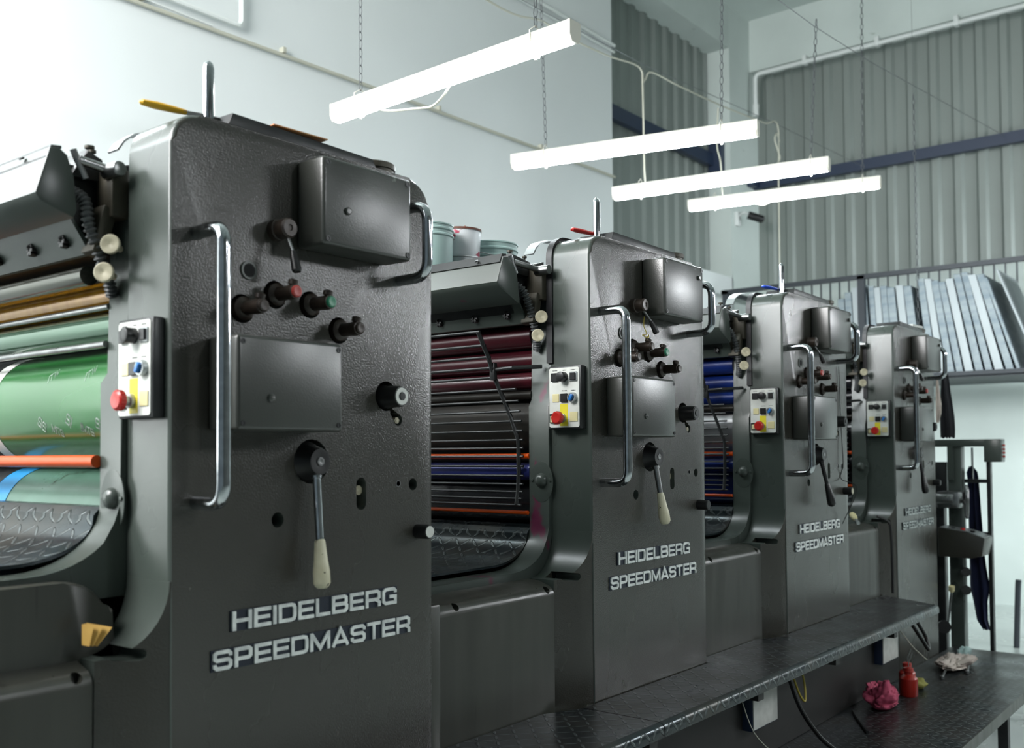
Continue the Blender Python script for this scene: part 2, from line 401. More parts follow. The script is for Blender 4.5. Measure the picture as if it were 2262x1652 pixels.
#@@ROOM
# ------------------------------------------------------------------ the room
def slab(name, m, *b, bev=0):
    g = G(); g.box(*b, bev=bev); return struct(g.obj(name, m, smooth=0))
slab('floor', 'floor', -5.2, 8.6, -6.2, 3.3, -.1, 0)
slab('ceiling', 'concrete', -5.2, 8.6, -6.2, 3.3, 5.75, 5.95)
slab('wall_left', 'wall', -5.2, 5.5, 2.8, 3.3, 0, 5.75)
slab('wall_right', 'dimwall', -5.2, 8.6, -6.4, -6.2, 0, 5.75)
slab('wall_back', 'concrete', 8.32, 8.6, -6.2, 3.3, 0, 5.75)
slab('wall_bay', 'wall', 5.5, 8.32, 3.12, 3.3, 0, 5.75)
slab('trim_1', 'wall', 5.5, 7.66, 2.8, 3.12, 0, 3.06)            # masonry under the bay sheeting
slab('trim_2', 'concrete', 7.64, 8.32, 2.8, 3.12, 0, 5.75)       # corner column
slab('trim_3', 'concrete', 5.5, 7.64, 2.8, 3.12, 5.33, 5.75)     # bay lintel beam
slab('trim_4', 'concrete', 8.1, 8.32, -6.2, 2.8, 5.22, 5.75)     # end wall beam
def corr(name, p, dirn, nrm, length, z0, z1, pitch=.2, depth=.028, th=.004):
    g = G(); line = []; n = int(length/pitch)+1
    for i in range(n):
        for f, h in ((0, 0), (.42, 0), (.55, 1), (.82, 1), (.95, 0)):
            s_ = (i+f)*pitch
            if s_ <= length: line.append((s_, h*depth))
    p = Vector(p); d = Vector(dirn); nr = Vector(nrm)
    for zz in ((z0, z1),):
        A = [g.bm.verts.new(p+d*s_+nr*h+V(0, 0, z0)) for s_, h in line]; B = [g.bm.verts.new(p+d*s_+nr*h+V(0, 0, z1)) for s_, h in line]
        A2 = [g.bm.verts.new(p+d*s_+nr*(h-th)+V(0, 0, z0)) for s_, h in line]; B2 = [g.bm.verts.new(p+d*s_+nr*(h-th)+V(0, 0, z1)) for s_, h in line]
        for i in range(len(line)-1):
            g.face([A[i], A[i+1], B[i+1], B[i]]); g.face([A2[i], B2[i], B2[i+1], A2[i+1]])
            g.face([A[i], A2[i], A2[i+1], A[i+1]]); g.face([B[i], B[i+1], B2[i+1], B2[i]])
    return struct(g.obj(name, 'corrug', smooth=30))
corr('wall_bay_sheeting', (5.5, 3.06, 0), (1, 0, 0), (0, -1, 0), 2.14, 3.06, 5.33)
corr('wall_back_sheeting', (8.28, 2.8, 0), (0, -1, 0), (-1, 0, 0), 8.9, 3.05, 5.22)
g = G(); g.box(5.5, 7.62, 2.94, 3.0, 4.17, 4.29); g.box(7.56, 7.64, 2.86, 3.0, 4.08, 4.40, .004); struct(g.obj('trim_5', 'bluebeam', smooth=0))
g = G(); g.box(8.14, 8.2, -6.2, 2.86, 4.03, 4.13); g.box(8.0, 8.1, 2.72, 2.799, 4.03, 4.15, .004); struct(g.obj('trim_6', 'bluebeam', smooth=0))
g = G(); g.box(8.17, 8.22, -5.6, -2.3, 0, 4.7)
for k in range(46): g.box(8.155, 8.172, -5.6, -2.3, .1*k+.01, .1*k+.08, .006, 1)
MT['reflection_dark'] = mat('dark slatted reflection panel', sr(48, 52, 54), .6)
struct(g.obj('reflection_panel_1', 'reflection_dark', smooth=0))  # unseen dark panel added so the unit fronts reflect something dark
# conduits
g = G(); g.tube(rounded([(8.06, 2.72, 4.82), (8.06, 2.72, 5.17), (8.06, -1.5, 5.17)], .06), .022, 8)
for y in (2.2, 1.5, .8, .1): g.box(8.03, 8.1, y-.02, y+.02, 5.14, 5.23, .004)
g.cyl((8.06, 2.72, 4.86), (8.06, 2.72, 4.74), .03)
tag(g.obj('conduit_pipe', 'pipe'), 'white conduit pipe clipped below the beam over the end wall', 'pipe')
g = G(); g.tube([(-.6, 2.78, 3.50), (1.4, 2.78, 3.53), (3.0, 2.78, 3.56), (5.5, 2.78, 3.59)], .011, 8)
for x in (1.3, 2.15, 3.4, 4.5): g.box(x-.01, x+.01, 2.765, 2.80, 3.53+.012*x, 3.56+.012*x)
tag(g.obj('wall_cable', 'cable'), 'thin grey cable running along the white wall behind the lamps', 'cable')
g = G(); g.tube(rounded([(-.6, 2.77, 3.60), (1.87, 2.77, 3.605), (1.87, 2.77, 5.7)], .04), .014, 8)
g.tube([(-.6, 2.775, 3.555), (1.0, 2.775, 3.56), (1.7, 2.78, 3.555)], .005, 6)
tag(g.obj('bent_conduit', 'pipe'), 'white conduit on the left wall turning up at an elbow', 'pipe')
g = G(); g.tube([(3.0, 2.77, 4.66), (5.5, 2.77, 4.66)], .014, 8); g.tube([(3.0, 2.775, 4.60), (5.5, 2.775, 4.61)], .01, 8)
tag(g.obj('upper_conduit', 'pipe'), 'pair of white conduits high on the left wall near the bay', 'pipe')
# security camera
t = thing('security_camera', 'small dark security camera on the corner column', 'camera', (7.75, 2.72, 3.6))
g = G(); g.box(7.70, 7.78, 2.76, 2.80, 3.58, 3.72, .006); g.tube(smooth_path([(7.74, 2.77, 3.67), (7.72, 2.70, 3.70), (7.76, 2.64, 3.66)]), .012, 8); g.obj('bracket', 'pipe', t)
g = G(); g.knob((7.72, 2.66, 3.67), (7.80, 2.54, 3.62), .038, .3); g.obj('housing', 'black', t)
g = G(); g.cyl((7.802, 2.537, 3.619), (7.805, 2.532, 3.617), .022); g.obj('lens', 'dark', t)

#@@LAMPS
# ------------------------------------------------------------------ hanging batten lamps
def chain(g, p, q, wire=.0021, pitch=.034):
    p = Vector(p); q = Vector(q); L = (q-p).length; n = max(2, int(L/pitch)); d, u, v = frame(q-p)
    for i in range(n):
        c = p+(q-p)*((i+.5)/n); x = u if i % 2 else v
        hl = pitch*.58; hw = .0085; pts = []
        for k in range(8):
            an = 2*pi*k/8; pts.append(c+d*(hl*cos(an))+x*(hw*sin(an)))
        g.tube(pts, wire, 4, closed=True)
def lamp(p, q, tops, label, group='hanging tube lamps', loop=None, tube='tube'):
    """p,q: lower centre line of the tube cover; tops: [(fraction along, point above)]"""
    p = Vector(p); q = Vector(q); t = thing('tube_lamp', label, 'lamp', (p+q)/2, group)
    d = (q-p).normalized(); s_ = d.cross(V(0, 0, 1)).normalized(); up = s_.cross(d)
    def sec(prof, a, b, g):
        A = [g.bm.verts.new(a+s_*x+up*z) for x, z in prof]; B = [g.bm.verts.new(b+s_*x+up*z) for x, z in prof]
        n = len(prof)
        for i in range(n): g.face([A[i], A[(i+1) % n], B[(i+1) % n], B[i]])
        g.face(A[::-1]); g.face(B)
    g = G(); sec([(-.022, .0), (.022, 0), (.03, .012), (.03, .04), (.022, .046), (-.022, .046), (-.03, .04), (-.03, .012)], p, q, g)
    for pt in (p, q):
        e = d*.012 if pt is q else d*-.012
        sec([(-.018, -.03), (.018, -.03), (.031, -.008), (.031, .042), (-.031, .042), (-.031, -.008)], pt, pt+e, g)
    g.obj('lamp_body', 'lampbody', t, 30)
    g = G(); sec([(.024*cos(an), -.012+.021*sin(an)) for an in [2*pi*k/14 for k in range(14)]], p+d*.001, q-d*.001, g)
    g.obj('light_tube', tube, t)
    for f, top in tops:
        c = p.lerp(q, f)
        g = G(); g.tube([c+s_*.034+up*.05, c+s_*.036-up*.0, c+s_*.016-up*.036, c-s_*.016-up*.036, c-s_*.036, c-s_*.034+up*.05, c+up*.075], .0022, 6, closed=True)
        g.cyl(c-up*.036, c-up*.047, .006, .004, 10)
        h = g.obj('hanger_clip', 'lampbody', t)
        if top is not None:
            g = G(); chain(g, c+up*.07, top); g.obj('chain', 'chain', t)
    if loop:
        g = G(); g.tube(smooth_path([p+d*x+s_*y+up*z for x, y, z in loop]), .0042, 8); g.obj('power_flex', 'cable', t)
    return t
H = 5.72
lamp((1.472, 1.585, 2.775), (1.429, .365, 2.775), [(.12, (1.462, 1.44, H)), (.87, (1.41, .52, 4.6))], 'nearest and largest of the hanging tube lamps, above the first two press towers',
     loop=[(.22, .0, -.02), (.32, 0, -.055), (.44, 0, -.075), (.5, .0, -.085), (.56, 0, -.09), (.62, 0, -.06), (.66, 0, -.02)])
lamp((2.693, 1.604, 2.85), (2.983, .417, 2.85), [(.14, (2.66, 1.47, H)), (.87, (2.96, .53, H))], 'second hanging tube lamp from the front, in front of the bay corner')
lamp((3.686, 1.627, 2.89), (3.896, .427, 2.89), [(.13, None), (.93, (3.86, .46, 3.68))], 'third hanging tube lamp from the front, with a white flex looped to its left end',
     loop=[(.28, .0, -.02), (.36, 0, -.03), (.44, 0, -.035), (.52, 0, -.03), (.58, 0, -.02)])
lamp((4.79, 1.722, 3.045), (5.02, .521, 3.045), [(.14, None), (.92, (4.99, .58, H))], 'farthest of the four hanging tube lamps, above the last press tower',
     loop=[(.25, .0, -.02), (.42, 0, -.03), (.5, 0, -.05), (.58, 0, -.02), (.66, 0, -.02)])
# the same row goes on above and behind the viewer, and a second row lights the aisle (all outside the frame)
for i, (x, y) in enumerate(((-.25, 2.1), (-1.4, 2.0), (-2.6, 1.8), (.5, -2.45), (2.9, -2.45), (5.8, -2.45), (7.7, -3.0))):
    lamp((x, y, 2.80), (x, y-1.22, 2.80), [(.12, (x, y-.15, H)), (.88, (x, y-1.07, H))], 'tube lamp outside the photograph, '+('first above the nearest unit by the white wall', 'second by the white wall behind the viewer', 'third by the white wall behind the viewer', 'first over the aisle beside the viewer', 'second over the aisle', 'third over the aisle', 'last over the aisle by the end wall')[i], 'hanging tube lamps outside the view', tube='tube_bright' if i == 5 else 'tube_aisle' if i > 2 else 'tube')
g = G(); chain(g, (5.42, .42, 3.70), (5.37, .4, 1.95), pitch=.034)
g.tube([(5.42, .42, 3.70), (5.42, .42, H)], .001, 4)
tag(g.obj('loose_chain', 'chain'), 'long pale chain hanging down alone behind the last press tower', 'chain')
g = G(); g.tube(smooth_path([(1.9, 1.65, 3.70), (2.655, 1.65, 3.654), (2.988, 1.65, 3.707), (3.177, 1.65, 3.695), (3.638, 1.65, 3.719), (3.983, 1.65, 3.761), (4.04, 1.64, 3.70), (4.03, 1.64, 3.66), (4.07, 1.64, 3.70), (4.165, 1.65, 3.772), (4.517, 1.65, 3.786), (5.106, 1.65, 3.819), (5.472, 1.65, 3.85), (5.868, 1.65, 3.885), (6.105, 1.65, 3.924), (6.106, 1.65, 3.486), (6.099, 1.65, 2.70)]), .0055, 8)
g.tube(smooth_path([(6.11, 1.64, 3.80), (6.04, 1.63, 3.84), (6.0, 1.63, 3.78), (6.09, 1.63, 3.66), (6.0, 1.63, 3.58)]), .006, 6)
g.tube(smooth_path([(4.03, 1.64, 3.72), (3.969, 1.6, 3.45), (3.975, 1.6, 3.1), (4.0, 1.6, 2.96)]), .0055, 8)
g.tube(smooth_path([(5.08, 1.65, 3.79), (5.056, 1.65, 3.522), (5.108, 1.65, 3.405), (5.13, 1.65, 3.184), (5.2, 1.65, 3.12)]), .0055, 8)
tag(g.obj('lamp_supply_cable', 'cable'), 'white cable strung between the lamps with drops and knotted loops', 'cable')
g = G(); g.tube([(1.9, 1.66, 3.76), (2.99, 1.66, 3.77), (4.1, 1.66, 3.80), (6.1, 1.66, 3.94), (8.2, 1.66, 4.05)], .0022, 5)
g.tube([(1.4, .45, 3.50), (3.81, .45, 3.62), (4.7, .45, 3.70), (8.2, .45, 4.11)], .0022, 5)
tag(g.obj('support_wire', 'chain'), 'thin taut wires carrying the lamp cable and chains across the hall', 'wire')

#@@UNIT
# ------------------------------------------------------------------ printing units
ZL = .035
def frame_profile():
    return [(-.325, 0)] + [(-.325, 1.915)] + arc(-.265, 1.915, .06, 180, 90, 8)[1:] + arc(.265, 1.905, .07, 90, 0, 8) + [(.335, 0)]
def make_unit(i, P):
    X = i*1.3
    root = thing('printing_unit', P['label'], 'printing press', (X, 0, 0), 'printing units of the press', local=True)
    # side frame casting with real openings
    g = G(); g.prism(frame_profile(), 0, .135, 'y', bev=.010, bseg=3)
    sf = g.obj('side_frame', ['paint', 'void'], root)
    c = G()
    def hole(x, z, r, sx=1, dz=0, depth=.10):
        if dz:
            poly = arc(x, z+dz, r, 0, 180, 10)+arc(x, z-dz, r, 180, 360, 10)
        else: poly = arc(x, z, r, 0, 360, 20)[:-1]
        c.prism(poly, -.02, depth, 'y')
    hole(-.163, 1.710, .0125); hole(-.095, 1.243, .0145); hole(.273, 1.300, .013); hole(.120, 1.285, .0135, dz=.020)
    for x, z in ((-.177, 1.637), (-.101, 1.672), (-.016, 1.662), (.059, 1.618)): hole(x, z, .027)
    hole(.193, 1.490, .032); hole(-.012, 1.353, .044); hole(.228, 1.440, .0125); c.prism([(.203, 1.468), (.226, 1.455), (.238, 1.444), (.218, 1.434), (.205, 1.452)], -.02, .10, 'y')
    hole(.288, 1.197, .016)
    boolean_cut(sf, c.mesh('cut'))
    sf.data.materials.append(MT['paint_smooth_lit'])
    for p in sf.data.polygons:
        if p.material_index == 0 and (abs(p.normal.x) > .6 or p.normal.z > .6): p.material_index = 2  # side and top faces take the tone with light put in
    # flared foot of the casting
    g = G(); rings = []
    for k in range(0, 13):
        if k == 0: z, L = 0, 1
        else:
            th = pi/2-(k-1)/11*pi/2; z = 1.15-.125*sin(th); L = 1-cos(th)
            if k == 1: L = 1
        xl = -.325-.105*L-.0005; yl = .055*L
        rings.append([g.bm.verts.new(p) for p in ((-.30, 0.0001, z), (-.318, 0.0001, z), (xl, yl, z), (xl, .134, z), (-.30, .134, z))])
    for A, B in zip(rings, rings[1:]):
        for k in range(5): g.face([A[k], A[(k+1) % 5], B[(k+1) % 5], B[k]])
    g.face(rings[0][::-1]); g.face(rings[-1])
    ft = g.obj('flared_foot', ['paint', 'void'], root, 40)
    c = G(); c.prism(arc(-.366, 1.030, .010, -90, 90, 8)+arc(-.402, 1.034, .011, 90, 270, 8), -.02, .10, 'y'); boolean_cut(ft, c.mesh('cut')); ft.data.materials.append(MT['paint_smooth_lit'])
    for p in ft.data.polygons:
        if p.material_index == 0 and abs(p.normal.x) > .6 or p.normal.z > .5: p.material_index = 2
    # inner side plate that curves into the step at its foot
    zb = P['zb']; ztop = zb+.115
    prof = [(-.25, 1.87), (-.318, 1.87), (-.325, 1.52), (-.338, 1.50)] + [(-.338, ztop)] + arc(-.505, ztop, .167, 0, -90, 10, rz=ztop-zb)[1:] + [(-.96, zb), (-.96, zb-.05), (-.25, zb-.05)]
    g = G(); g.prism(prof, .136, .205, 'y', bev=.004); g.obj('side_plate', P.get('sm', 'paint_smooth_lit'), root)
    if P.get('lowpanel'):
        g = G(); g.prism([(-.96, .60), (-.96, zb-.008)]+arc(-.46, zb-.09, .08, 90, 20, 5)+[(-.37, 1.10), (-.34, .60)], .10, .135, 'y', bev=.006)
        g.obj('side_skirt', 'cover', root)
    # hemispherical bearing cover
    g = G(); g.lathe((-.336, .162, 1.285), (-1, 0, 0), [(0, .040), (.0025, .040), (.003, .038)], 32)
    for v in g.bm.verts: v.co.z = 1.285+(v.co.z-1.285)*1.45
    o = g.obj('bearing_plate', 'paint_smooth_lit', root)
    g = G(); g.lathe((-.339, .162, 1.29), (-1, 0, 0), [(.0, .020), (.006, .019), (.011, .0155), (.015, .008), (.016, 0)], 24)
    for dy in (-.031, .031): g.lathe((-.339, .162+dy, 1.29), (-1, 0, 0), [(0, .005), (.003, .004), (.004, 0)], 10)
    g.obj('domed_cap', 'paint_smooth_lit', o)
    if P.get('rim'):
        line = [(-.331, 1.62)] + [(-.331, 1.918)] + arc(-.262, 1.918, .069, 180, 90, 8)[1:] + [(-.10, 1.990)]
        g = G(); g.sheet(line, .126, .146, -.008, 'y'); g.obj('rubber_edging', 'rubber', root)
    # top rear guard sheet
    line = [(0, 0), (-.305, 1.946), (-.292, 1.966), (-.27, 1.984), (-.23, 1.998), (-.19, 2.002)]
    g = G(); g.sheet(line[1:], .21, .245, -.004, 'y'); g.obj('top_guard_sheet', 'tin', root)
    # cover boxes
    g = G(); g.box(-.049, .192, -.078, .0, 1.768, 1.940, .008, 3); b = g.obj('upper_cover_box', 'box', root)
    for x in (-.037, .180):
        for z in (1.780, 1.928):
            g = G(); g.lathe((x, -.0785, z), (0, -1, 0), [(0, .0058), (.0008, .0058), (.0008, .0035), (.0, .003), (-.001, 0)], 14); g.obj('screw', 'dark', b)
    bx, bz = P['bolt']
    g = G(); g.lathe((bx, -.078, bz), (0, -1, 0), [(0, .0075), (.004, .0075), (.006, .005), (.0062, 0)], 16); g.obj('locking_bolt', 'box', b)
    g = G(); g.box(-.250, -.008, -.087, 0, 1.410, 1.578, .007, 3); b = g.obj('lower_cover_box', 'box', root)
    for x in (-.239, -.019):
        for z in (1.422, 1.566):
            g = G(); g.lathe((x, -.0872, z), (0, -1, 0), [(0, .0052), (.0008, .0052), (.0008, .003), (.0, .0025), (-.001, 0)], 14); g.obj('screw', 'dark', b)
    g = G(); g.lathe((-.179, -.087, 1.468), (0, -1, 0), [(0, .008), (.003, .0075), (.006, .004), (.0065, 0)], 16); g.obj('locking_bolt', 'box', b)
    # grab rails and guide rod
    g = G(); g.tube(rounded([(-.330+.055, 0, 1.761), (-.279, -.087, 1.761), (-.279, -.087, 1.283), (-.330+.055, 0, 1.283)], .035), .0125, 16)
    g.obj('grab_rail', 'chrome', root)
    g = G(); g.tube(rounded([(.232, 0, 1.742), (.232, -.085, 1.742), (.232, -.085, 1.895), (.232, 0, 1.895)], .038), .0115, 16)
    g.obj('grab_rail', 'chrome', root)
    if P.get('rod'):
        g = G(); g.lathe((-.218, .047, 1.96), (0, 0, 1), [(0, .0105), (.125, .0105), (.134, .008), (.139, .003), (.1395, 0)], 18); g.obj('guide_rod', 'chrome', root)
    # small ink lever
    g = G(); g.lathe((-.100, 0, 1.795), (0, -1, 0), [(0, .021), (.014, .021), (.016, .019), (.040, .019), (.044, .016), (.044, .006), (.042, .005), (.042, 0)], 22); lv = g.obj('ink_lever', 'brownblack', root)
    dx = P['lev'][0]
    g = G(); g.cyl((-.100, -.034, 1.780), (-.100+dx*.6, -.050, 1.746), .0035, seg=10); g.obj('lever_arm', 'steel', lv)
    g = G(); g.lathe((-.100+dx*.55, -.048, 1.750), (dx*.7, -.012, -.05), [(0, .005), (.012, .0075), (.038, .0095), (.042, .007), (.043, 0)], 14); g.obj('lever_grip', 'black', lv)
    g = G(); g.lathe((-.163, 0, 1.710), (0, -1, 0), [(0, .0175), (.003, .0172), (.003, .0128), (-.0005, .0126)], 22)
    rb = g.obj('ring_bushing', 'paint_smooth_lit', root)
    g = G(); g.cyl((-.163, -.0031, 1.710), (-.163, -.0026, 1.710), .0122, seg=22); g.obj('bore_shade', 'void', rb, 0)  # black disc painted for the shade inside the ring
    # four clamp knobs
    tips = P['tips']
    for k, (x, z) in enumerate(((-.177, 1.637), (-.101, 1.672), (-.016, 1.662), (.059, 1.618))):
        g = G(); g.lathe((x, .05, z), (0, -1, 0), [(0, .022), (.058, .022), (.062, .018), (.064, .0135), (.090, .0135), (.096, .0145), (.110, .0135), (.112, .009), (.112, 0)], 20)
        kb = g.obj('clamp_knob', 'brownblack', root)
        g = G(); g.lathe((x+.002, -.046, z+.004), (.15, -.15, 1), [(0, .006), (.010, .006), (.011, .0095), (.019, .0095), (.021, .006), (.021, 0)], 12); g.obj('wing_screw', 'brownblack', kb)
        g = G(); g.lathe((x, -.058, z), (0, -1, 0), [(0, .0115), (.007, .0112), (.009, .009), (.009, .005), (.008, 0)], 18); g.obj('knob_tip', tips[k], kb)
    # dial knob with pale ring face
    g = G(); g.lathe((.193, .06, 1.488), (0, -1, 0), [(0, .026), (.055, .026), (.060, .0235), (.100, .0225), (.106, .0205), (.106, 0)], 28); kb = g.obj('dial_knob', 'black', root)
    g = G(); g.lathe((.193, -.0461, 1.488), (0, -1, 0), [(0, .0185), (.0015, .018), (.0015, .0095), (.0005, .009), (.0005, 0)], 28); g.obj('dial_face', P['dial'], kb)
    g = G(); g.lathe((.193, -.0468, 1.488), (0, -1, 0), [(0, .0085), (.003, .008), (.0035, 0)], 20); g.obj('dial_hub', 'dark', kb)
    g = G(); g.cyl((.229, .016, 1.439), (.229, .004, 1.439), .0075, seg=6); g.cyl((.229, .004, 1.439), (.229, .003, 1.439), .004, seg=10); g.obj('hex_bolt', 'disc', root)
    # impression lever
    g = G(); g.lathe((-.020, .05, 1.353), (0, -1, 0), [(0, .040), (.045, .040), (.050, .036), (.080, .0275), (.086, .0250), (.086, .012), (.084, 0)], 30); lv = g.obj('impression_lever', 'black', root)
    g = G(); g.lathe((-.020, -.0345, 1.353), (0, -1, 0), [(0, .009), (.003, .0085), (.0035, .003), (.002, 0)], 18); g.obj('hub_screw', 'steel', lv)
    A = V(-.020, -.024, 1.322); B = V(*P['lever_end']); D = (B-A)
    g = G(); g.lathe(A-D*.05, D, [(0, .0105), (.012, .0105), (.013, .0085), (D.length-.03, .0075)], 16); g.obj('lever_shaft', P['shaft'], lv)
    g = G(); g.lathe(B-D.normalized()*.094, D, [(0, .0085), (.004, .0105), (.04, .0135), (.062, .0165), (.084, .0165), (.090, .013), (.094, .008), (.094, 0)], 20); g.obj('lever_grip', P['grip'], lv)
    # shaft end seen in the slot, worn washer mark, end knob
    g = G(); g.cyl((.124, .075, 1.292), (.124, .012, 1.292), .010); g.cyl((.114, .075, 1.276), (.114, .03, 1.276), .014); g.obj('shaft_end', 'disc', root)
    g = G(); g.lathe((.228, 0, 1.303), (0, -1, 0), [(0, .0075), (.0006, .0074), (.0006, .0055), (0, .0053)], 18); g.obj('bolt_seat_ring', 'steel', root)
    g = G(); g.lathe((.288, .05, 1.197), (0, -1, 0), [(0, .0135), (.046, .0135), (.050, .0165), (.082, .0160), (.086, .0145), (.086, 0)], 24); kb = g.obj('end_knob', 'black', root)
    g = G(); g.lathe((.288, -.0361, 1.197), (0, -1, 0), [(0, .0128), (.001, .0124), (.001, 0)], 22); g.obj('knob_face', P['endface'], kb)
    # name plates
    for word, x0, x1, z0 in (('HEIDELBERG', -.200, .218, 1.0485), ('SPEEDMASTER', -.241, .258, .9825)):
        g = G(); g.box(x0-.003, x1+.003, -.002, 0, z0-.0015, z0+ZL+.0015); np_ = g.obj('name_plate', 'navy', root, 0)
        ww = word_width(word); sx = (x1-x0)/ww
        g = G(); strokes(g, word, lambda u, v, d: V(x0+u*sx, -.0022-.0035*d, z0+v*ZL))
        g.obj('lettering', P.get('letter', 'letter'), np_, 0)
    # control panel on the inner side
    g = G(); g.box(-.3485, -.325, .016, .128, 1.432, 1.608, .004); cp_ = g.obj('control_panel', 'dark', root)
    g = G(); g.prism([(.026, 1.437), (.119, 1.437), (.123, 1.441), (.123, 1.599), (.119, 1.603), (.026, 1.603), (.022, 1.599), (.022, 1.441)], -.3505, -.3486, 'x'); fp = g.obj('face_plate', 'white', cp_, 0)
    def btn(y, z, mt, w_=.0115, h=.0115, d=.004, name='push_button'):
        g = G(); g.box(-.3505-d, -.3505, y-w_, y+w_, z-h, z+h, .001, 1); return g.obj(name, mt, fp)
    btn(.103, 1.577, 'black', d=.006); btn(.040, 1.577, 'tin', .013, .013, d=.003); btn(.040, 1.577, 'black', .009, .010, d=.007)
    g = G(); g.knob((-.3505, .073, 1.577), (-.372, .073, 1.577), .014, .2); g.obj('selector_knob', 'black', fp)
    btn(.100, 1.519, 'ivory', d=.002); btn(.071, 1.519, 'black', d=.006)
    g = G(); g.lathe((-.3505, .042, 1.519), (-1, 0, 0), [(0, .0145), (.010, .0135), (.010, .010), (.006, .009), (.006, 0)], 24); s_ = g.obj('selector_ring', 'tin', fp)
    g = G(); g.box(-.366, -.3565, .038, .046, 1.510, 1.528, .001, rot=(math.radians(30), 0, 0)); g.obj('selector_pointer', 'blue', s_)
    btn(.108, 1.462, 'black', .013, .013, d=.003); btn(.108, 1.460, 'ivory', .0075, .009, d=.008); btn(.040, 1.466, 'ivory', .0135, .0135, d=.002)
    g = G(); g.box(-.3512, -.3504, .060, .086, 1.441, 1.502); g.obj('yellow_backing', 'yellow', fp, 0)
    g = G(); g.lathe((-.3505, .078, 1.463), (-1, 0, 0), [(0, .013), (.008, .013), (.009, .009), (.020, .009)], 24); e_ = g.obj('emergency_stop', 'tin', fp)
    g = G(); prof = [(.018, .012), (.020, .0175), (.030, .0175), (.033, .014), (.033, .009), (.031, 0)]
    g.lathe((-.3505, .078, 1.463), (-1, 0, 0), prof, 28)
    for k in range(20):
        an = 2*pi*k/20; g.cyl((-.371, .078+.0172*cos(an), 1.463+.0172*sin(an)), (-.380, .078+.0172*cos(an), 1.463+.0172*sin(an)), .0014, seg=6)
    g.obj('mushroom_head', 'red', e_)
    g = G()
    for y, z, n_ in ((.103, 1.5955, 4), (.073, 1.5955, 3), (.042, 1.5955, 4), (.071, 1.5385, 4), (.042, 1.5385, 4)):
        for k in range(n_): g.box(-.3509, -.3504, y-.008+k*.0042, y-.008+k*.0042+.0026, z-.0011, z+.0011)
    g.obj('caption_marks', 'dark', fp, 0)
    # cover of the bay to the left of the casting
    g = G(); prof = [(.050, .02), (.050, .985)] + arc(.078, .985, .028, 180, 115, 5) + [(.10, 1.022), (.30, 1.038), (.30, .02)]
    g.prism(prof, -.889+.0, -.436, 'x', bev=.004); lc = g.obj('bay_cover', ['cover', 'void'], root)
    c = G()
    for x in (-.825, -.460): c.cyl((x, .02, 1.008), (x, .075, 1.0), .010, seg=16)
    boolean_cut(lc, c.mesh('cut'))
    g = G(); g.box(-.965, -.894, .04, .12, .02, 1.02, .006); g.obj('bay_edge_strip', 'navy' if i == 0 else 'cover', root)
    # deck and tread plate (curved chequer plate)
    fil = [(-.27, zb+.108), (-.335, zb+.102), (-.345, zb+.09)] + arc(-.505, zb+.085, .160, 0, -90, 10, rz=.075) + [(-.97, zb+.010)]
    g = G(); g.sheet(fil, .206, 1.2, -.006, 'y'); o = g.obj('tread_plate', 'checkerdk', root)
    def uvf(p):
        dd = 0
        for q0, q1 in zip(fil, fil[1:]):
            a_, b_ = Vector(q0), Vector(q1); l = (b_-a_).length; tt = max(0, min(1, (V(p.x, p.z, 0).to_2d()-a_).dot(b_-a_)/(l*l)))
            if ((a_+(b_-a_)*tt)-V(p.x, p.z, 0).to_2d()).length < .009: return (p.y, dd+l*tt)
            dd += l
        return (p.y, dd)
    set_uv(o, uvf)
    g = G(); g.box(-.96, .30, .206, 1.25, .3, zb-.03); g.box(-.2, .32, .14, 1.25, 1.0, 1.86); g.obj('machine_core', 'dark', root, 0)
    g = G(); g.box(-.34, .33, 1.2, 1.33, .0, 1.75, .01); g.obj('far_side_frame', 'paint', root)
    # ink fountain
    fx = P.get('fx', 0)
    if fx: pr = [(-.462, 1.902), (-.487, 1.818), (-.478, 1.806), (-.418, 1.786), (-.412, 1.80), (-.418, 1.86), (-.43, 1.895), (-.445, 1.905)]
    else: pr = [(-.512, 1.900), (-.540, 1.828), (-.532, 1.816), (-.446, 1.778), (-.440, 1.79), (-.452, 1.86), (-.47, 1.890), (-.49, 1.902)]
    g = G(); g.prism(pr, .155, 1.18, 'y', bev=.003); ff = g.obj('ink_fountain', P.get('sm', 'paint_smooth_lit'), root)
    g = G(); g.sheet([(-.545+fx+.022, 1.884), (-.512+fx, 1.908), (-.494+fx, 1.910)], .160, 1.18, -.005, 'y')
    for y in (.24, .5, .76, 1.02): g.lathe((-.524+fx, y, 1.894), (-.5, 0, .8), [(0, .005), (.003, .005), (.003, .0025), (.0, .002)], 12)
    g.obj('fountain_lip', 'dark', ff)
    # hinge group above the fountain
    g = G(); g.cyl((-.46+fx, .162, 1.893), (-.345, .155, 1.884), .0085, seg=14); g.knob((-.352, .165, 1.882), (-.352, .118, 1.882), .0135, .2); g.tube(smooth_path([(-.47+fx, .165, 1.91), (-.462+fx, .163, 1.89), (-.448+fx, .162, 1.862)]), .0062, 10)
    g.obj('hinge_rod', 'steel', root)
    g = G(); g.prism([(-.44+fx, 1.90), (-.43+fx, 1.925), (-.345, 1.912), (-.335, 1.87), (-.41, 1.87)], .19, .26, 'y', bev=.003); hb = g.obj('clamp_block', 'dark', root)
    g = G(); g.lathe((-.415+fx, .21, 1.92), (0, 0, 1), [(0, .003), (.012, .003), (.013, .009), (.018, .009), (.019, 0)], 12)
    g.lathe((-.36, .20, 1.91), (0, 0, 1), [(0, .003), (.012, .003), (.013, .007), (.018, .007), (.019, 0)], 12); g.obj('thumb_screw', 'olive', hb)
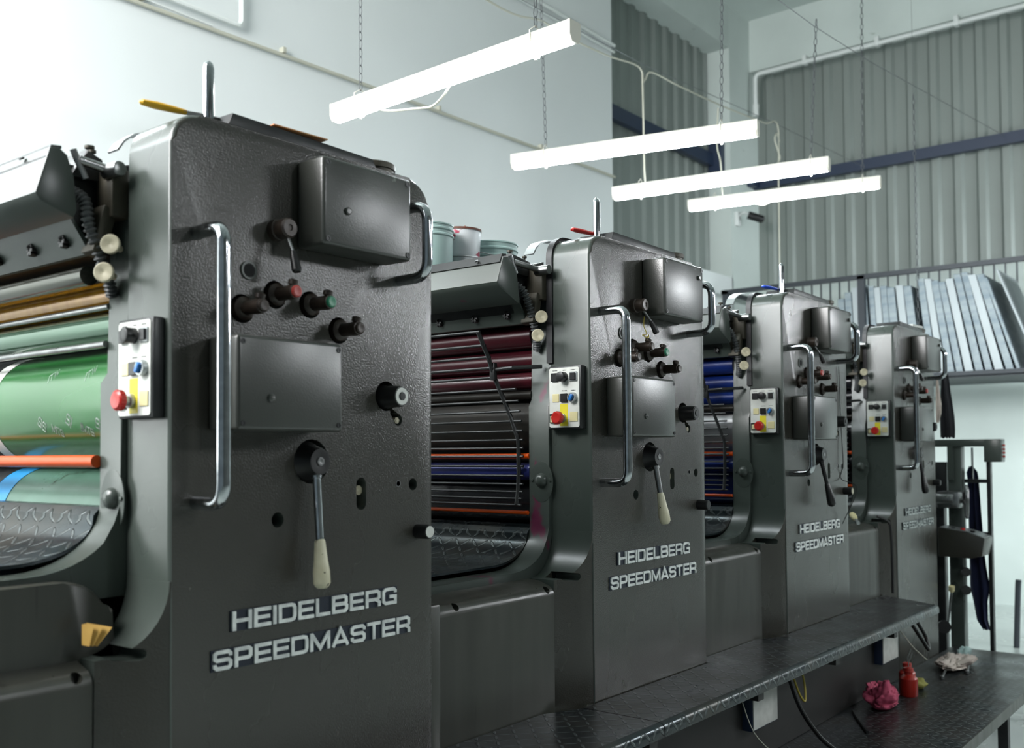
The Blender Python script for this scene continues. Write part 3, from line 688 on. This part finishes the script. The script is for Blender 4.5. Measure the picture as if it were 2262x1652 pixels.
    g = G(); g.box(-.372, -.345, .155, .20, 1.73, 1.82, .004, rot=(0, .25, 0)); g.box(-.352, -.318, .145, .20, 1.80, 1.89, .003); g.obj('hinge_bracket', 'olive', root)
    g = G(); g.prism([(-.425+fx*.3, 1.80), (-.435+fx*.3, 1.895), (-.345, 1.90), (-.25, 1.93), (-.25, 1.74), (-.37, 1.74)], .212, 1.18, 'y', bev=.003); g.obj('fountain_shroud', 'dark', root)
    # corrugated hose
    hp = smooth_path([(-.435+fx*.6, .20, 1.845), (-.405+fx*.3, .175, 1.825), (-.385, .165, 1.78), (-.365, .165, 1.73), (-.345, .17, 1.69), (-.33, .18, 1.66)], 44)
    g = G(); g.tube(hp, lambda t: .0098+.0024*sin(t*2*pi*26), 12)
    # denser rings
    g.obj('corrugated_hose', 'hose', root, 80)
    # gauge discs
    for x, z in P['discs']:
        g = G(); g.lathe((x+.04, .150, z), (-1, -.8, 0), [(0, .006), (.040, .006), (.041, .0175), (.047, .0175), (.048, .016), (.0475, .003), (.046, 0)], 30)
        d_ = g.obj('gauge_disc', 'disc', root)
    # guard strip below the fountain
    g = G(); g.prism([(-.410, 1.792), (-.404, 1.794), (-.362, 1.738), (-.366, 1.732), (-.372, 1.734)], .185, 1.18, 'y'); gs = g.obj('guard_strip', 'paint_smooth_lit', root, 20)
    for y in (.24, .36, .50):
        g = G()
        for k in range(3): g.box(-.398, -.384, y-.012, y+.012, 1.755, 1.763, .002, rot=(k*pi/3, .0, 0))
        g.cyl((-.384, y, 1.759), (-.400, y, 1.766), .004, seg=10); g.obj('star_screw', 'black', gs)
    # rollers and cylinders
    for name, x, z, r, m_ in P['rollers']:
        g = G(); g.cyl((x, .205, z), (x, 1.19, z), r, seg=48 if r > .04 else 24); o = g.obj(name, m_, root)
        if name == 'plate_cylinder' and P.get('green'):
            g = G(); g.cyl((x, .645, z), (x, .74, z), r+.0012, seg=64); g.obj('plate_clamp_band', 'white', o)
            g = G(); g.cyl((x, .69, z), (x, 1.185, z), r+.0020, seg=64); g.obj('bare_cylinder_end', 'dark', o)
            g = G()
            for (y0, a0, wd, sz, rot_) in ((.285, 158, '/TW', .020, 35), (.43, 157, '/TW', .020, 35), (.30, 205, 'IIMTS', .018, -20), (.245, 202, 'SI', .024, -30), (.41, 205, 'MITS', .018, -20), (.46, 197, 'SS', .024, -40), (.35, 196, 'SI', .026, -40)):
                c_, s__ = cos(math.radians(rot_)), sin(math.radians(rot_))
                def fn(u, v, d, y0=y0, a0=a0, sz=sz, c_=c_, s__=s__):
                    uu, vv = (u*c_*.55-v*s__)*sz, (u*s__*.55+v*c_)*sz
                    an = math.radians(a0)-vv/r; rr = r+.0002+.0003*d
                    return V(x+rr*cos(an), y0-uu, z+rr*sin(an))
                strokes(g, wd, fn, T=.09, gap=.1)
            g.obj('printed_marks', 'letterworn', o, 0)
        if name == 'blanket_cylinder' and P.get('green'):
            g = G(); g.cyl((x, .615, z), (x, .70, z), r+.0012, seg=64); g.obj('blue_band', 'sky', o)
            g = G(); g.cyl((x, .69, z), (x, 1.185, z), r+.0020, seg=64); g.obj('bare_cylinder_end', 'dark', o)
    # folding finger guard of bars
    if P.get('grille'):
        bars = [(-.470, 1.708), (-.447, 1.672), (-.425, 1.640), (-.412, 1.610), (-.398, 1.583), (-.385, 1.548), (-.374, 1.515), (-.366, 1.486), (-.360, 1.458), (-.356, 1.430), (-.353, 1.404), (-.352, 1.381), (-.352, 1.357), (-.352, 1.329), (-.352, 1.302), (-.354, 1.278), (-.356, 1.256), (-.36, 1.237), (-.364, 1.219)]
        g = G()
        for x, z in bars[:5]: g.tube([(x, .275, z), (x, 1.15, z)], .0042, 8)
        for x, z in bars[5:]: g.tube([(x, .215, z), (x, 1.15, z)], .0036, 8)
        gr = g.obj('finger_guard', 'dark', root)
        g = G(); g.tube([(x+.002, .62, z) for x, z in bars[10:]], .006, 8); g.obj('guard_side_arm', 'dark', gr)
        g = G(); g.tube([(x, .282-(.05 if k > 4 else 0)*min(1, (k-4)/6), z) for k, (x, z) in enumerate(bars)], .0065, 8); g.tube([(-.402, .28, 1.605), (-.402, .215, 1.607), (-.335, .160, 1.612)], .006, 8)
        g.box(-.412, -.396, .272, .290, 1.575, 1.625, .003); g.obj('guard_side_arm', 'dark', gr)
    # tray and round lid on top of the casting
    g = G(); g.prism([(-.205, 1.9755), (-.195, 1.999), (.16, 1.993), (.17, 1.9755)], .004, .12, 'y', bev=.002); tt = g.obj('top_tray', 'dark', root)
    g = G(); g.lathe((.205, .05, 1.974), (0, 0, 1), [(0, .044), (.010, .044), (.011, .048), (.022, .048), (.024, .046), (.024, 0)], 32); g.obj('round_lid', 'olive', root)
    return root

base = dict(zb=1.045, rim=True, rod=True, grille=True, tips=['brownblack', 'brownblack', 'green', 'brownblack'], lev=(.035, 0), shaft='steel', dial='dark', endface='dark', bolt=(.160, 1.903), discs=[(-.391, 1.745), (-.408, 1.692)], lever_end=(-.012, -.05, 1.154), grip='cream')
def rol(a_, b_, c_, d_, e_):
    return [('ink_roller', -.30, 1.705, .034, a_), ('ink_roller', -.285, 1.635, .032, a_), ('ink_roller', -.30, 1.575, .026, b_), ('metal_bar', -.318, 1.535, .012, 'darkolive'), ('plate_cylinder', -.19, 1.455, .125, c_),
            ('orange_bar', -.335, 1.358, .0085, 'orange'), ('damping_roller', -.315, 1.315, .026, d_), ('blanket_cylinder', -.20, 1.235, .095, e_), ('orange_bar', -.345, 1.197, .0055, 'orange')]
units = [
 dict(base, label='nearest grey printing unit, with the green printed cylinder uncovered', zb=1.165, lowpanel=True, rim=False, grille=False, green=True, fx=.055, tips=['brownblack', 'redtip', 'green', 'brownblack'], lev=(.004, 0), shaft='chrome', dial='white', endface='white',
      bolt=(.012, 1.841), discs=[(-.373, 1.743), (-.385, 1.691)], lever_end=(-.028, -.05, 1.110),
      rollers=[('ink_roller', -.362, 1.697, .018, 'steelroll'), ('ink_roller', -.290, 1.672, .030, 'gold'), ('metal_bar', -.322, 1.645, .0055, 'steel'), ('ink_roller', -.292, 1.611, .029, 'greenroll'), ('metal_bar', -.328, 1.574, .0065, 'steel'),
               ('plate_cylinder', -.216, 1.465, .118, 'plategreen'), ('orange_bar', -.345, 1.357, .0115, 'orange'), ('blanket_cylinder', -.215, 1.232, .112, 'teal')]),
 dict(base, label='second grey printing unit, with maroon rollers behind its finger guard', sm='stained', rollers=rol('maroon', 'maroon', 'darkolive', 'violet', 'blackroll')),
 dict(base, label='third grey printing unit, with blue rollers behind its finger guard', tips=['brownblack', 'redtip', 'brownblack', 'brownblack'], lever_end=(.020, -.05, 1.146), grip='black', shaft='black', endface='disc', rollers=rol('bluein', 'bluein', 'silverroll', 'bluein', 'bluein')),
 dict(base, label='farthest grey printing unit, with pale worn lettering', rod=False, tips=['brownblack', 'brownblack', 'redtip', 'brownblack'], letter='letterworn', lever_end=(-.02, -.05, 1.152), grip='black', shaft='black', rollers=rol('blackroll', 'blackroll', 'blackroll', 'blackroll', 'blackroll')),
]
for i, P in enumerate(units): make_unit(i, P)

#@@THINGS
# ------------------------------------------------------------------ walkway and platform
def walk(x0, x1, notches, label, endcut=0):
    """deck outline with the inner edge stepping back between the castings"""
    t = thing('walkway_plate', label, 'walkway', (x0, -.25, .65), 'chequer plate walkway along the press')
    g = G()
    inner = [(x1, notches[0][1])]
    for x, y in notches: inner.append((x, y))
    pl = [(x0, -.235), (x1-endcut, -.235)] + inner
    prof = []
    A, B = g.prism(pl, .679, .685, 'z')
    o = g.obj('deck', 'checker', t); set_uv(o, lambda p: (p.x+x0, p.y))
    g = G(); line = [(-.235, .685), (-.245, .682), (-.251, .675), (-.253, .665), (-.253, .650)]
    g.sheet(line, x0, x1-endcut, .004, 'x'); o = g.obj('folded_lip', 'checkerdk', t); set_uv(o, lambda p: (p.x+x0, p.z))
walk(-.3, .915, [(.915, -.004), (.80, .045), (.345, .045), (.335, -.004), (-.3, -.004)], 'nearest walkway plate, beside the bay cover of the second unit')
walk(.919, 2.20, [(2.20, -.004), (2.10, .045), (1.645, .045), (1.635, -.004), (.919, -.004)], 'middle walkway plate, running in front of the second unit')
walk(2.204, 3.49, [(3.49, .04), (2.945, .045), (2.935, -.004), (2.204, -.004)], 'farthest walkway plate, in front of the third unit', .16)
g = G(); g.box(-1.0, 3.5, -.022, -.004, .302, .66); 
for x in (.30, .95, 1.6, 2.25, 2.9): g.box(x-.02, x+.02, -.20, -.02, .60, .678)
MT['base_shade'] = mat('base paint with recess shade', sr(24, 24, 23), .5, 0, sr(34, 33, 31), 5)  # near-black paint with the shade of a recessed base put into it
tag(g.obj('base_panel', 'base_shade', smooth=0), 'dark base panel of the press under the walkway plates', 'panel')
t = thing('step_platform', 'low chequer plate platform along the foot of the press', 'platform', (3.0, -.2, 0))
g = G(); g.box(.6, 4.46, -.54, -.003, .294, .300); o = g.obj('deck', 'checker', t); set_uv(o, lambda p: (p.x+3, p.y))
g = G(); g.box(.6, 3.53, -.544, -.540, .255, .300); g.box(3.534, 4.46, -.544, -.540, .255, .300); g.box(4.456, 4.46, -.54, -.003, .255, .294); g.obj('edge_skirt', 'cover', t, 0)
for x in (.9, 2.2, 3.35, 4.36):
    for y in (-.50, -.02):
        g = G(); g.box(x-.02, x+.02, y-.02, y+.02, 0, .294); g.obj('leg', 'dark', t, 0)

# ------------------------------------------------------------------ things lying about
def blade(p, q, w_, mt, name, label, gl=.085):
    p = Vector(p); q = Vector(q); d = (q-p).normalized(); s_ = d.cross(V(0, 0, 1)).normalized(); u = s_.cross(d)
    t = thing(name, label, 'knife', p)
    g = G(); A = p; L = (q-p).length
    pts = [(gl-.01, .4), (gl+.02, .8), (L-.01, 1), (L, .8)]
    rows = [[g.bm.verts.new(A+d*a_+s_*(w_*.5*k*e)+u*z) for k in (-1, 1) for z in (-.0006, .0006)] for a_, e in pts]
    for R0, R1 in zip(rows, rows[1:]):
        for k, j in ((0, 1), (1, 3), (3, 2), (2, 0)): g.face([R0[k], R0[j], R1[j], R1[k]])
    g.face(rows[0]); g.face(rows[-1]); g.obj('blade', 'steel', t)
    g = G(); g.lathe(A, d, [(0, .003), (.004, .008), (.03, .0105), (gl-.02, .009), (gl, .007), (gl, 0)], 14)
    for v in g.bm.verts:
        r_ = v.co-A; h = r_.dot(u); v.co -= u*h*.35
    g.obj('handle', mt, t)
blade((-.335, .085, 2.000), (-.02, .02, 1.993), .035, 'yel', 'ink_knife', 'yellow handled ink knife lying on top of the nearest unit')
blade((1.3-.287, .088, 2.003), (1.3-.06, .03, 1.994), .035, 'red', 'ink_knife', 'red handled ink knife lying on top of the second unit')
blade((2.6-.300, .090, 2.003), (2.6-.08, .03, 1.994), .035, 'bluehandle', 'ink_knife', 'blue handled ink knife lying on top of the third unit')
g = G(); g.box(-.10, .03, .0, .06, 2.0005, 2.0025, rot=(0, .0, -.05)); tag(g.obj('orange_card', 'orangepaper', smooth=0), 'orange and tan cards lying on the top tray of the nearest unit', 'card')
g = G(); g.prism([(3.9+.02, .01), (3.9+.16, -.0), (3.9+.18, .09), (3.9+.04, .10)], 1.996, 2.008, 'z'); tag(g.obj('tray_glint', 'white', smooth=0), 'tray with its bright reflection painted white, on top of the farthest unit', 'tray')  # white colour stands for a bright reflection on the tray
# tins behind the ink fountain of the second unit
def tin(x, y, z, r, h, m_, name, label, cat, rims=(), lidm=None, handle=False):
    t = thing(name, label, cat, (x, y, z), 'ink tins on the second unit')
    g = G(); prof = [(0, r*.93), (.004, r*.95)]
    for f in rims: prof += [(h*f-.004, r*(.95+.05*f)), (h*f, r*(.99+.05*f)), (h*f+.005, r*(.99+.05*f)), (h*f+.008, r*(.95+.05*f))]
    prof += [(h-.006, r), (h-.004, r*1.03), (h, r*1.03), (h, r*.97), (h*.7, r*.95), (h*.7, 0)]
    g.lathe((x, y, z), (0, 0, 1), prof, 36); b = g.obj('tin_body', m_, t)
    if lidm:
        g = G()
        g.lathe((x, y, z+h), (0, 0, 1), [(-.004, r*1.04), (.003, r*1.05), (.004, r*.98), (.001, r*.9)], 36)
        for k in range(14):
            an = random.random()*2*pi; g.ball((x+r*cos(an), y+r*sin(an), z+h+.002), r*.06, 8)
        g.obj('ink_crusted_rim', lidm, t)
    if handle:
        g = G(); g.tube([(x+r*1.05*cos(t_), y+r*1.05*sin(t_)-.02*sin(t_*.5), z+h*.8-.03*abs(sin(t_))) for t_ in [pi+pi*k/14 for k in range(15)]], .002, 6); g.obj('wire_handle', 'steel', t)
    return t
YB = .75
tin(1.128, YB, 1.93, .083, .197, 'pail', 'paint_pail', 'pale green pail leftmost of the tins, partly behind a grab rail', 'pail', (.8, .9))
tin(1.29, YB, 1.93, .071, .112, 'tin', 'ink_tin', 'metal tin under the paint spattered white tin', 'tin', (.5,))
tin(1.29, YB, 2.043, .071, .094, 'canwhite', 'ink_tin', 'paint spattered white tin with a crusted brown rim, stacked on another tin', 'tin', (), 'rust')
tin(1.475, YB+.02, 1.93, .100, .190, 'pail', 'paint_pail', 'pale green pail at the right of the tins on the second unit, with raised rings', 'pail', (.72, .86), None, True)
g = G(); g.box(1.0, 1.62, .55, 1.19, 1.931-.015, 1.93, .003); tag(g.obj('tin_shelf', 'dark'), 'dark shelf behind the second unit that carries the ink tins', 'shelf')
# folded paper wedged by the near bay cover
g = G()
for k, (s0, s1) in enumerate(((-.505, -.470), (-.488, -.452), (-.470, -.438))):
    z1 = 1.105; A = [(-.446+.006*k, .064+.004*k, 1.088), (-.434+.014*k, .050-.004*k, 1.086-.003*k), (-.444+.007*k, .046, 1.053-.001*k), (-.450+.006*k, .056, 1.055)]
    vs = [g.bm.verts.new(p) for p in A]; ws = [g.bm.verts.new(Vector(p)+V(0, .003, 0)) for p in A]
    g.face(vs); g.face(ws[::-1])
    for q in range(4): g.face([vs[q], vs[(q+1) % 4], ws[(q+1) % 4], ws[q]])
tag(g.obj('folded_paper', 'paper', smooth=0), 'folded kraft paper wedge tucked beside the nearest unit above its bay cover', 'paper')

# boxes and cables beneath the walkway
for x0, x1, lab in ((1.842, 2.04, 'white fronted switch box with wires under the middle walkway plate'), (3.163, 3.37, 'white fronted switch box behind the red oil can')):
    t = thing('switch_box', lab, 'electrical box', (x0+.1, -.02, .41), 'switch boxes under the walkway')
    g = G(); g.box(x0-.003, x1, -.058, .019, .425, .63, .003); g.obj('box_body', 'bluebeam', t)
    g = G(); g.box(x0+.0, x1-.004, -.062, -.058, .430, .626, .002); f_ = g.obj('box_front', 'white', t)
    g = G(); 
    for k in range(2): g.cyl((x0+.13+.02*k, -.062, .60), (x0+.13+.02*k, -.065, .60), .004, seg=10)
    g.obj('screw', 'dark', f_)
def cable(name, label, pts, r, m_): g = G(); g.tube(smooth_path(pts), r, 8); return tag(g.obj(name, m_), label, 'cable')
cable('black_cable', 'thick black cable sagging beside the near switch box', [(2.03, -.08, .66), (2.06, -.10, .56), (2.10, -.12, .46), (2.16, -.16, .36), (2.20, -.2, .31)], .008, 'black')
cable('yellow_wire', 'yellow wire looping down beside the near switch box', [(2.08, -.07, .66), (2.10, -.09, .58), (2.14, -.1, .5), (2.19, -.1, .47), (2.22, -.08, .55), (2.20, -.05, .64)], .004, 'flexyellow')
cable('white_wire', 'thin white wire sagging under the walkway left of the near switch box', [(1.70, -.07, .62), (1.72, -.12, .46), (1.78, -.2, .37), (1.88, -.22, .33), (1.95, -.2, .36)], .002, 'cable')
cable('cable_loop', 'dark cable loop hanging behind the red oil cans', [(3.30, -.09, .66), (3.38, -.12, .58), (3.46, -.14, .50), (3.52, -.15, .45), (3.55, -.13, .50), (3.50, -.11, .57)], .009, 'black')
cable('grey_wire', 'thin wires arching over the far switch box', [(3.14, -.08, .63), (3.2, -.12, .58), (3.26, -.16, .50), (3.32, -.2, .44)], .0025, 'cable')
# pink rag
from mathutils import noise as mnoise
def rag(name, label, c, sx, sy, sz, m_, seed, seg=72):
    g = G(); o = g.ball((0, 0, 0), 1, seg); off = V(seed*3.1, seed*1.7, seed*.9)
    for v in o:
        n = v.co.normalized()
        d = .5*mnoise.noise(n*1.5+off)+.12*(abs(mnoise.noise(n*3.4+off))*2-.5)+.12*(abs(mnoise.noise(n*6+off))*2-.4)
        k = 1+d*.9; v.co = V(n.x*sx*k, n.y*sy*k, max(0, (n.z*.5+.42)*sz*(1+d)))+Vector(c)
    return tag(g.obj(name, m_, smooth=70), label, 'rag')
rag('pink_rag', 'crumpled pink rag on the step platform in front of the red oil can', (2.93, -.13, .3), .085, .062, .105, 'pink', 3)
rag('white_rag', 'crumpled white rag lying with spanners on the far end of the step platform', (3.93, -.16, .3), (.17), .070, .055, 'rag', 11)
rag('green_rag', 'small green scrap of cloth behind the white rag', (4.20, -.13, .3), .045, .03, .05, 'pail', 5, 20)
rag('lime_cloth', 'small yellow green cloth beside the rear red oil can', (3.36, -.145, .3), .05, .035, .045, 'lime', 8, 20)
# oil cans
def oilcan(x, y, z, s_, label):
    t = thing('oil_can', label, 'oil can', (x, y, z), 'red oil cans')
    g = G(); g.lathe((x, y, z), (0, 0, 1), [(0, .036*s_), (.003, .038*s_), (.075*s_, .038*s_), (.085*s_, .030*s_), (.092*s_, .018*s_), (.10*s_, .017*s_), (.104*s_, .021*s_), (.120*s_, .020*s_), (.124*s_, .012*s_), (.124*s_, 0)], 28); g.obj('can_body', 'redcan', t)
    g = G(); g.tube(smooth_path([(x, y, z+.12*s_), (x+.002, y-.002, z+.145*s_), (x+.012*s_, y-.008, z+.165*s_), (x+.022*s_, y-.012, z+.185*s_)]), .0022, 6); g.obj('spout', 'steel', t)
oilcan(3.20, -.155, .3, 1.0, 'front red oil can with a thin bent spout beside the pink rag')
oilcan(3.33, -.11, .3, .95, 'rear red oil can half hidden behind the front one')
# hex key and spanners
g = G(); g.tube(rounded([(2.78, -.06, .306), (2.70, -.10, .306), (2.50, -.215, .306)], .01), .006, 6); tag(g.obj('hex_key', 'dark'), 'dark hex key lying on the step platform in front of the pink rag', 'tool')
def spanner(p, q, label):
    p = Vector(p); q = Vector(q); d = (q-p).normalized(); g = G(); g.tube([p, q], .006, 8)
    g.lathe(p-V(0, 0, .0), V(0, 0, 1), [(-.007, .010), (.008, .010), (.010, .008), (.010, .005), (-.004, .005)], 12)
    return tag(g.obj('socket_spanner', 'steel'), label, 'tool')
spanner((3.60, -.185, .310), (3.93, -.13, .318), 'steel socket spanner sticking out of the left side of the white rag')
spanner((3.78, -.25, .310), (4.05, -.19, .318), 'short steel spanner poking out below the white rag')
# brush and hanging flex near the last unit
t = thing('cleaning_brush', 'small cream handled brush lying on the bay cover before the farthest unit', 'brush', (3.29, .12, 1.03))
g = G(); g.lathe((3.25, .08, 1.052), (.8, .5, .25), [(0, .006), (.02, .012), (.05, .015), (.075, .013), (.082, 0)], 14); g.obj('handle', 'ivory', t)
g = G(); g.cyl((3.21, .055, 1.04), (3.252, .081, 1.052), .008, .006); g.obj('bristles', 'tin', t)
cable('hanging_flex', 'black flex dropping down the corner beside the farthest unit', [(3.42, .04, 1.06), (3.46, .0, 1.03), (3.475, -.005, .96), (3.48, -.006, .85), (3.48, -.006, .70)], .006, 'black')
cable('thin_cord', 'thin dark cord hanging down the front of the third unit', [(2.6+.24, -.004, 1.72), (2.6+.25, -.004, 1.5), (2.6+.255, -.01, 1.32), (2.6+.245, -.004, 1.25), (2.6+.26, -.065, 1.21), (2.6+.25, -.004, 1.06)], .0018, 'black')
g = G(); g.tube(smooth_path([(1.3-.07, -.02, 1.765), (1.3-.09, -.03, 1.735), (1.3-.10, -.045, 1.71), (1.3-.115, -.04, 1.705), (1.3-.10, -.05, 1.698), (1.3-.09, -.045, 1.708), (1.3-.108, -.05, 1.69)]), .0014, 6)
tag(g.obj('knotted_string', 'flexyellow'), 'knotted tan string tied to the knobs of the second unit', 'string')

# ------------------------------------------------------------------ delivery gear behind the last unit
t = thing('delivery_stand', 'grey delivery stand with handwheel and control box behind the farthest unit', 'machine stand', (4.6, -.03, 0))
g = G(); g.box(4.58, 4.66, -.04, .032, 0, 1.40, .004); g.obj('grey_post', 'paint_smooth_lit', t)
g = G(); g.box(4.60, 4.64, -.185, -.165, 0, 1.30); g.obj('dark_post', 'dark', t, 0)
g = G(); g.box(4.60, 4.64, -.17, -.05, 1.185, 1.205); g.box(4.60, 4.64, -.17, -.05, .90, .915); g.box(4.60, 4.62, -.095, -.088, 1.20, 1.38); g.obj('cross_bar', 'dark', t, 0)
g = G(); g.box(4.57, 4.68, -.20, .10, 1.385, 1.425, .003); g.box(4.57, 4.66, -.248, -.16, 1.30, 1.425, .004); g.box(4.57, 4.66, .0, .03, 1.2, 1.40); g.obj('top_beam', 'paint_smooth_lit', t)
g = G()
for k in range(4): g.cyl((4.6, -.25, 1.33+.02*k), (4.6, -.262, 1.33+.02*k), .006, seg=10)
g.obj('push_button', 'redtip', t)
g = G(); g.box(4.585, 4.66, .045, .14, 1.12, 1.30, .003); g.box(4.59, 4.66, .06, .14, .0, 1.12, .003); g.obj('inner_frame', 'dark', t)
g = G(); R = []
for k in range(32):
    an = 2*pi*k/32; R.append((4.53+.012*cos(an), -.082-.012*cos(an)*0+.022*cos(an), 1.085+.095*sin(an)))
g.tube([(4.50+.055*cos(2*pi*k/32), -.085+.02*cos(2*pi*k/32), 1.085+.085*sin(2*pi*k/32)) for k in range(32)], .008, 10, closed=True)
g.cyl((4.50, -.085, 1.085), (4.58, -.03, 1.085), .012); hw = g.obj('handwheel', 'steel', t)
g = G()
for k in range(3):
    an = 2*pi*k/3+.4; g.cyl((4.50, -.085, 1.085), (4.50+.055*cos(an), -.085+.02*cos(an), 1.085+.085*sin(an)), .006, seg=8)
g.obj('wheel_spoke', 'steel', hw)
g = G(); g.box(4.45, 4.58, -.06, .06, 1.05, 1.14, .01); g.knob((4.46, .10, 1.10), (4.46, -.03, 1.10), .03, .2); g.obj('gear_housing', 'steel', t)
g = G(); g.prism([(.045, .945), (-.10, .925), (-.19, .895), (-.175, .80), (-.12, .785), (.045, .79)], 4.42, 4.60, 'x', bev=.003); cb = g.obj('control_box', 'paint', t)
g = G(); g.prism([(.04, .949), (-.10, .9295), (-.185, .8995), (-.185, .8965), (-.10, .926), (.04, .9455)], 4.43, 4.59, 'x'); g.obj('control_face', 'tin', cb, 0)
g = G(); g.lathe((4.47, -.07, .932), (0, 0, 1), [(0, .012), (.012, .012), (.013, 0)], 16); g.obj('red_button', 'red', cb)
g = G(); g.lathe((4.47, -.12, .922), (0, 0, 1), [(0, .012), (.010, .012), (.011, 0)], 16); g.lathe((4.47, -.02, .935), (0, 0, 1), [(0, .012), (.010, .012), (.011, 0)], 16); g.obj('black_button', 'black', cb)
for z in (.70, .60):
    g = G(); g.lathe((4.57, -.045, z), (-1, -.6, 0), [(0, .01), (.03, .012), (.031, .026), (.045, .024), (.046, 0)], 20); g.obj('adjusting_knob', 'black', t)
g = G(); g.cyl((4.52, .03, .42), (4.45, -.01, .60), .007, seg=10); g.obj('control_lever', 'steel', t)
g = G(); g.lathe((4.45, -.01, .595), (-.2, -.1, 1), [(0, .009), (.01, .016), (.035, .016), (.04, 0)], 16); g.obj('lever_knob', 'ivory', t)
g = G(); g.lathe((4.40, .03, .42), (-1, -.5, 0), [(0, .02), (.04, .02), (.05, .035), (.06, .035), (.06, 0)], 18); g.obj('drive_coupling', 'black', t)

def cloth(name, label, x, ys, zs, m_, folds, amp, seedv, cat):
    """ys: per height (left,right) edges"""
    random.seed(seedv); g = G(); n = 26; rows = []
    for (yl, yr), z in zip(ys, zs):
        rows.append([g.bm.verts.new((x+amp*sin(folds*u/n*2*pi+z*3)*(.5+.5*abs(sin(z*5))), yl+(yr-yl)*u/n, z+.004*sin(u))) for u in range(n+1)])
    for A, B in zip(rows, rows[1:]):
        for k in range(n): g.face([A[k], A[k+1], B[k+1], B[k]])
    geo = g.bm.faces[:]; r = bmesh.ops.solidify(g.bm, geom=geo, thickness=.01)
    return tag(g.obj(name, m_, smooth=60), label, cat)
# navy overall hanging from the stand
zs = [1.275, 1.24, 1.20, 1.12, 1.02, .92, .80, .70, .60, .52, .42, .37]
ys = [(-.055, -.075), (-.04, -.10), (-.045, -.105), (-.045, -.11), (-.045, -.115), (-.045, -.12), (-.045, -.125), (-.045, -.135), (-.045, -.15), (-.06, -.135), (-.075, -.135), (-.105, -.145)]
cloth('navy_overall', 'navy blue overall hanging from the delivery stand behind the control box', 4.69, ys, zs, 'overall', 2.2, .012, 2, 'clothing')
zs = [1.80, 1.76, 1.70, 1.62, 1.55, 1.48, 1.435]
ys = [(.07, .04), (.075, .035), (.08, .03), (.08, .02), (.085, .012), (.085, .01), (.085, .012)]
cloth('black_jacket', 'black jacket hanging above the delivery stand at the edge of the farthest unit', 4.66, ys, zs, 'blackcloth', 1.6, .012, 2, 'clothing')
zs = [1.78, 1.70, 1.62, 1.57, 1.52]
ys = [(.085, .078), (.09, .07), (.092, .06), (.092, .062), (.092, .075)]
cloth('white_towel', 'narrow white towel hanging in front of the black jacket', 4.60, ys, zs, 'rag', 1, .006, 4, 'towel')

# ------------------------------------------------------------------ plate rack on the end wall
XR = 7.2
t = thing('plate_rack', 'dark steel rack on the end wall holding the aluminium plates', 'rack', (XR+.4, .9, 1.95))
g = G(); g.box(XR, XR+.04, -1.6, 2.70, 2.83, 2.87); g.box(XR, XR+.04, -1.6, 2.0, 1.965, 1.998); g.box(XR, 8.3, 2.66, 2.70, 2.83, 2.87); g.obj('front_rail', 'rack', t, 0)
g = G(); g.box(XR+.04, 8.25, -1.6, 2.0, 1.95, 1.97); g.obj('shelf_deck', 'rack', t, 0)
for y in (1.40, 2.66, -.9):
    g = G(); g.box(XR, XR+.045, y-.03, y+.03, 0 if y == 2.66 else 1.95, 2.86); g.obj('upright', 'rack', t, 0)
g = G()
for k in range(34): g.box(8.0, 8.012, 2.5-k*.09, 2.512-k*.09, 2.70, 3.0)
g.box(8.0, 8.012, -.6, 2.55, 2.99, 3.01); g.obj('bar_grating', 'rack', t, 0)
tops = [1821, 1849, 1864, 1880, 1895, 1917, 1929, 1943, 1957, 1977, 1994, 2025, 2041, 2056, 2072, 2087, 2105, 2122, 2137, 2156, 2173]
def ray_at(px, py, x):
    d = FW+RT*((px-1131)/F_PX)-UP*((py-PPY)/F_PX); return CAM+d*((x-CAM.x)/d.x)
random.seed(21)
names = 'leftmost,second,third,fourth,fifth,sixth,seventh,eighth,ninth,tenth,eleventh,twelfth,thirteenth,fourteenth,fifteenth,sixteenth,seventeenth,eighteenth,nineteenth,twentieth,rightmost'.split(',')
for k, px in enumerate(tops):
    p = ray_at(px, 595, XR+.05); hgt = random.uniform(.76, .83) if k > 2 else .66+.05*k
    f = k/20; lean = .03+.20*f*f; nx = ray_at(tops[min(k+1, 20)], 595, XR+.05).y; th = min(.062, (p.y-nx)*.93) if k < 20 else .02
    yb = p.y-lean
    g = G(); dep = random.uniform(.66, .73)
    g.box(XR+.05, XR+.05+dep, yb-th, yb, 1.975, 1.975+hgt, .002, 1)
    for v in g.bm.verts: v.co.y += lean*(v.co.z-1.975)/hgt
    lab = '%s stack of thin metal printing plates standing in the rack' % names[k]
    tag(g.obj('printing_plate_stack', 'plateblue' if k % 3 else 'plate', smooth=0), lab, 'metal plates', 'printing plates in the rack')
p = ray_at(2150, 595, XR+.05)
for k, (dy, lean) in enumerate(((-.16, .30), (-.40, .26))):
    yb = p.y+dy-lean
    g = G(); g.box(XR+.06, XR+.76, yb-.012, yb, 1.975, 2.80, .002, 1)
    for v in g.bm.verts: v.co.y += lean*(v.co.z-1.975)/.825
    tag(g.obj('leaning_plate', 'plate', smooth=0), ('broad aluminium plate leaning at the right end of the rack', 'last aluminium plate leaning at the edge of the photograph')[k], 'metal plates')
g = G(); g.tube(smooth_path([(6.3, .06, 0), (6.34, .06, .2), (6.36, .055, .4), (6.36, .05, .46)]), .02, 8); tag(g.obj('bent_pipe', 'rack'), 'dark bent pipe standing on the floor at the right edge', 'pipe')
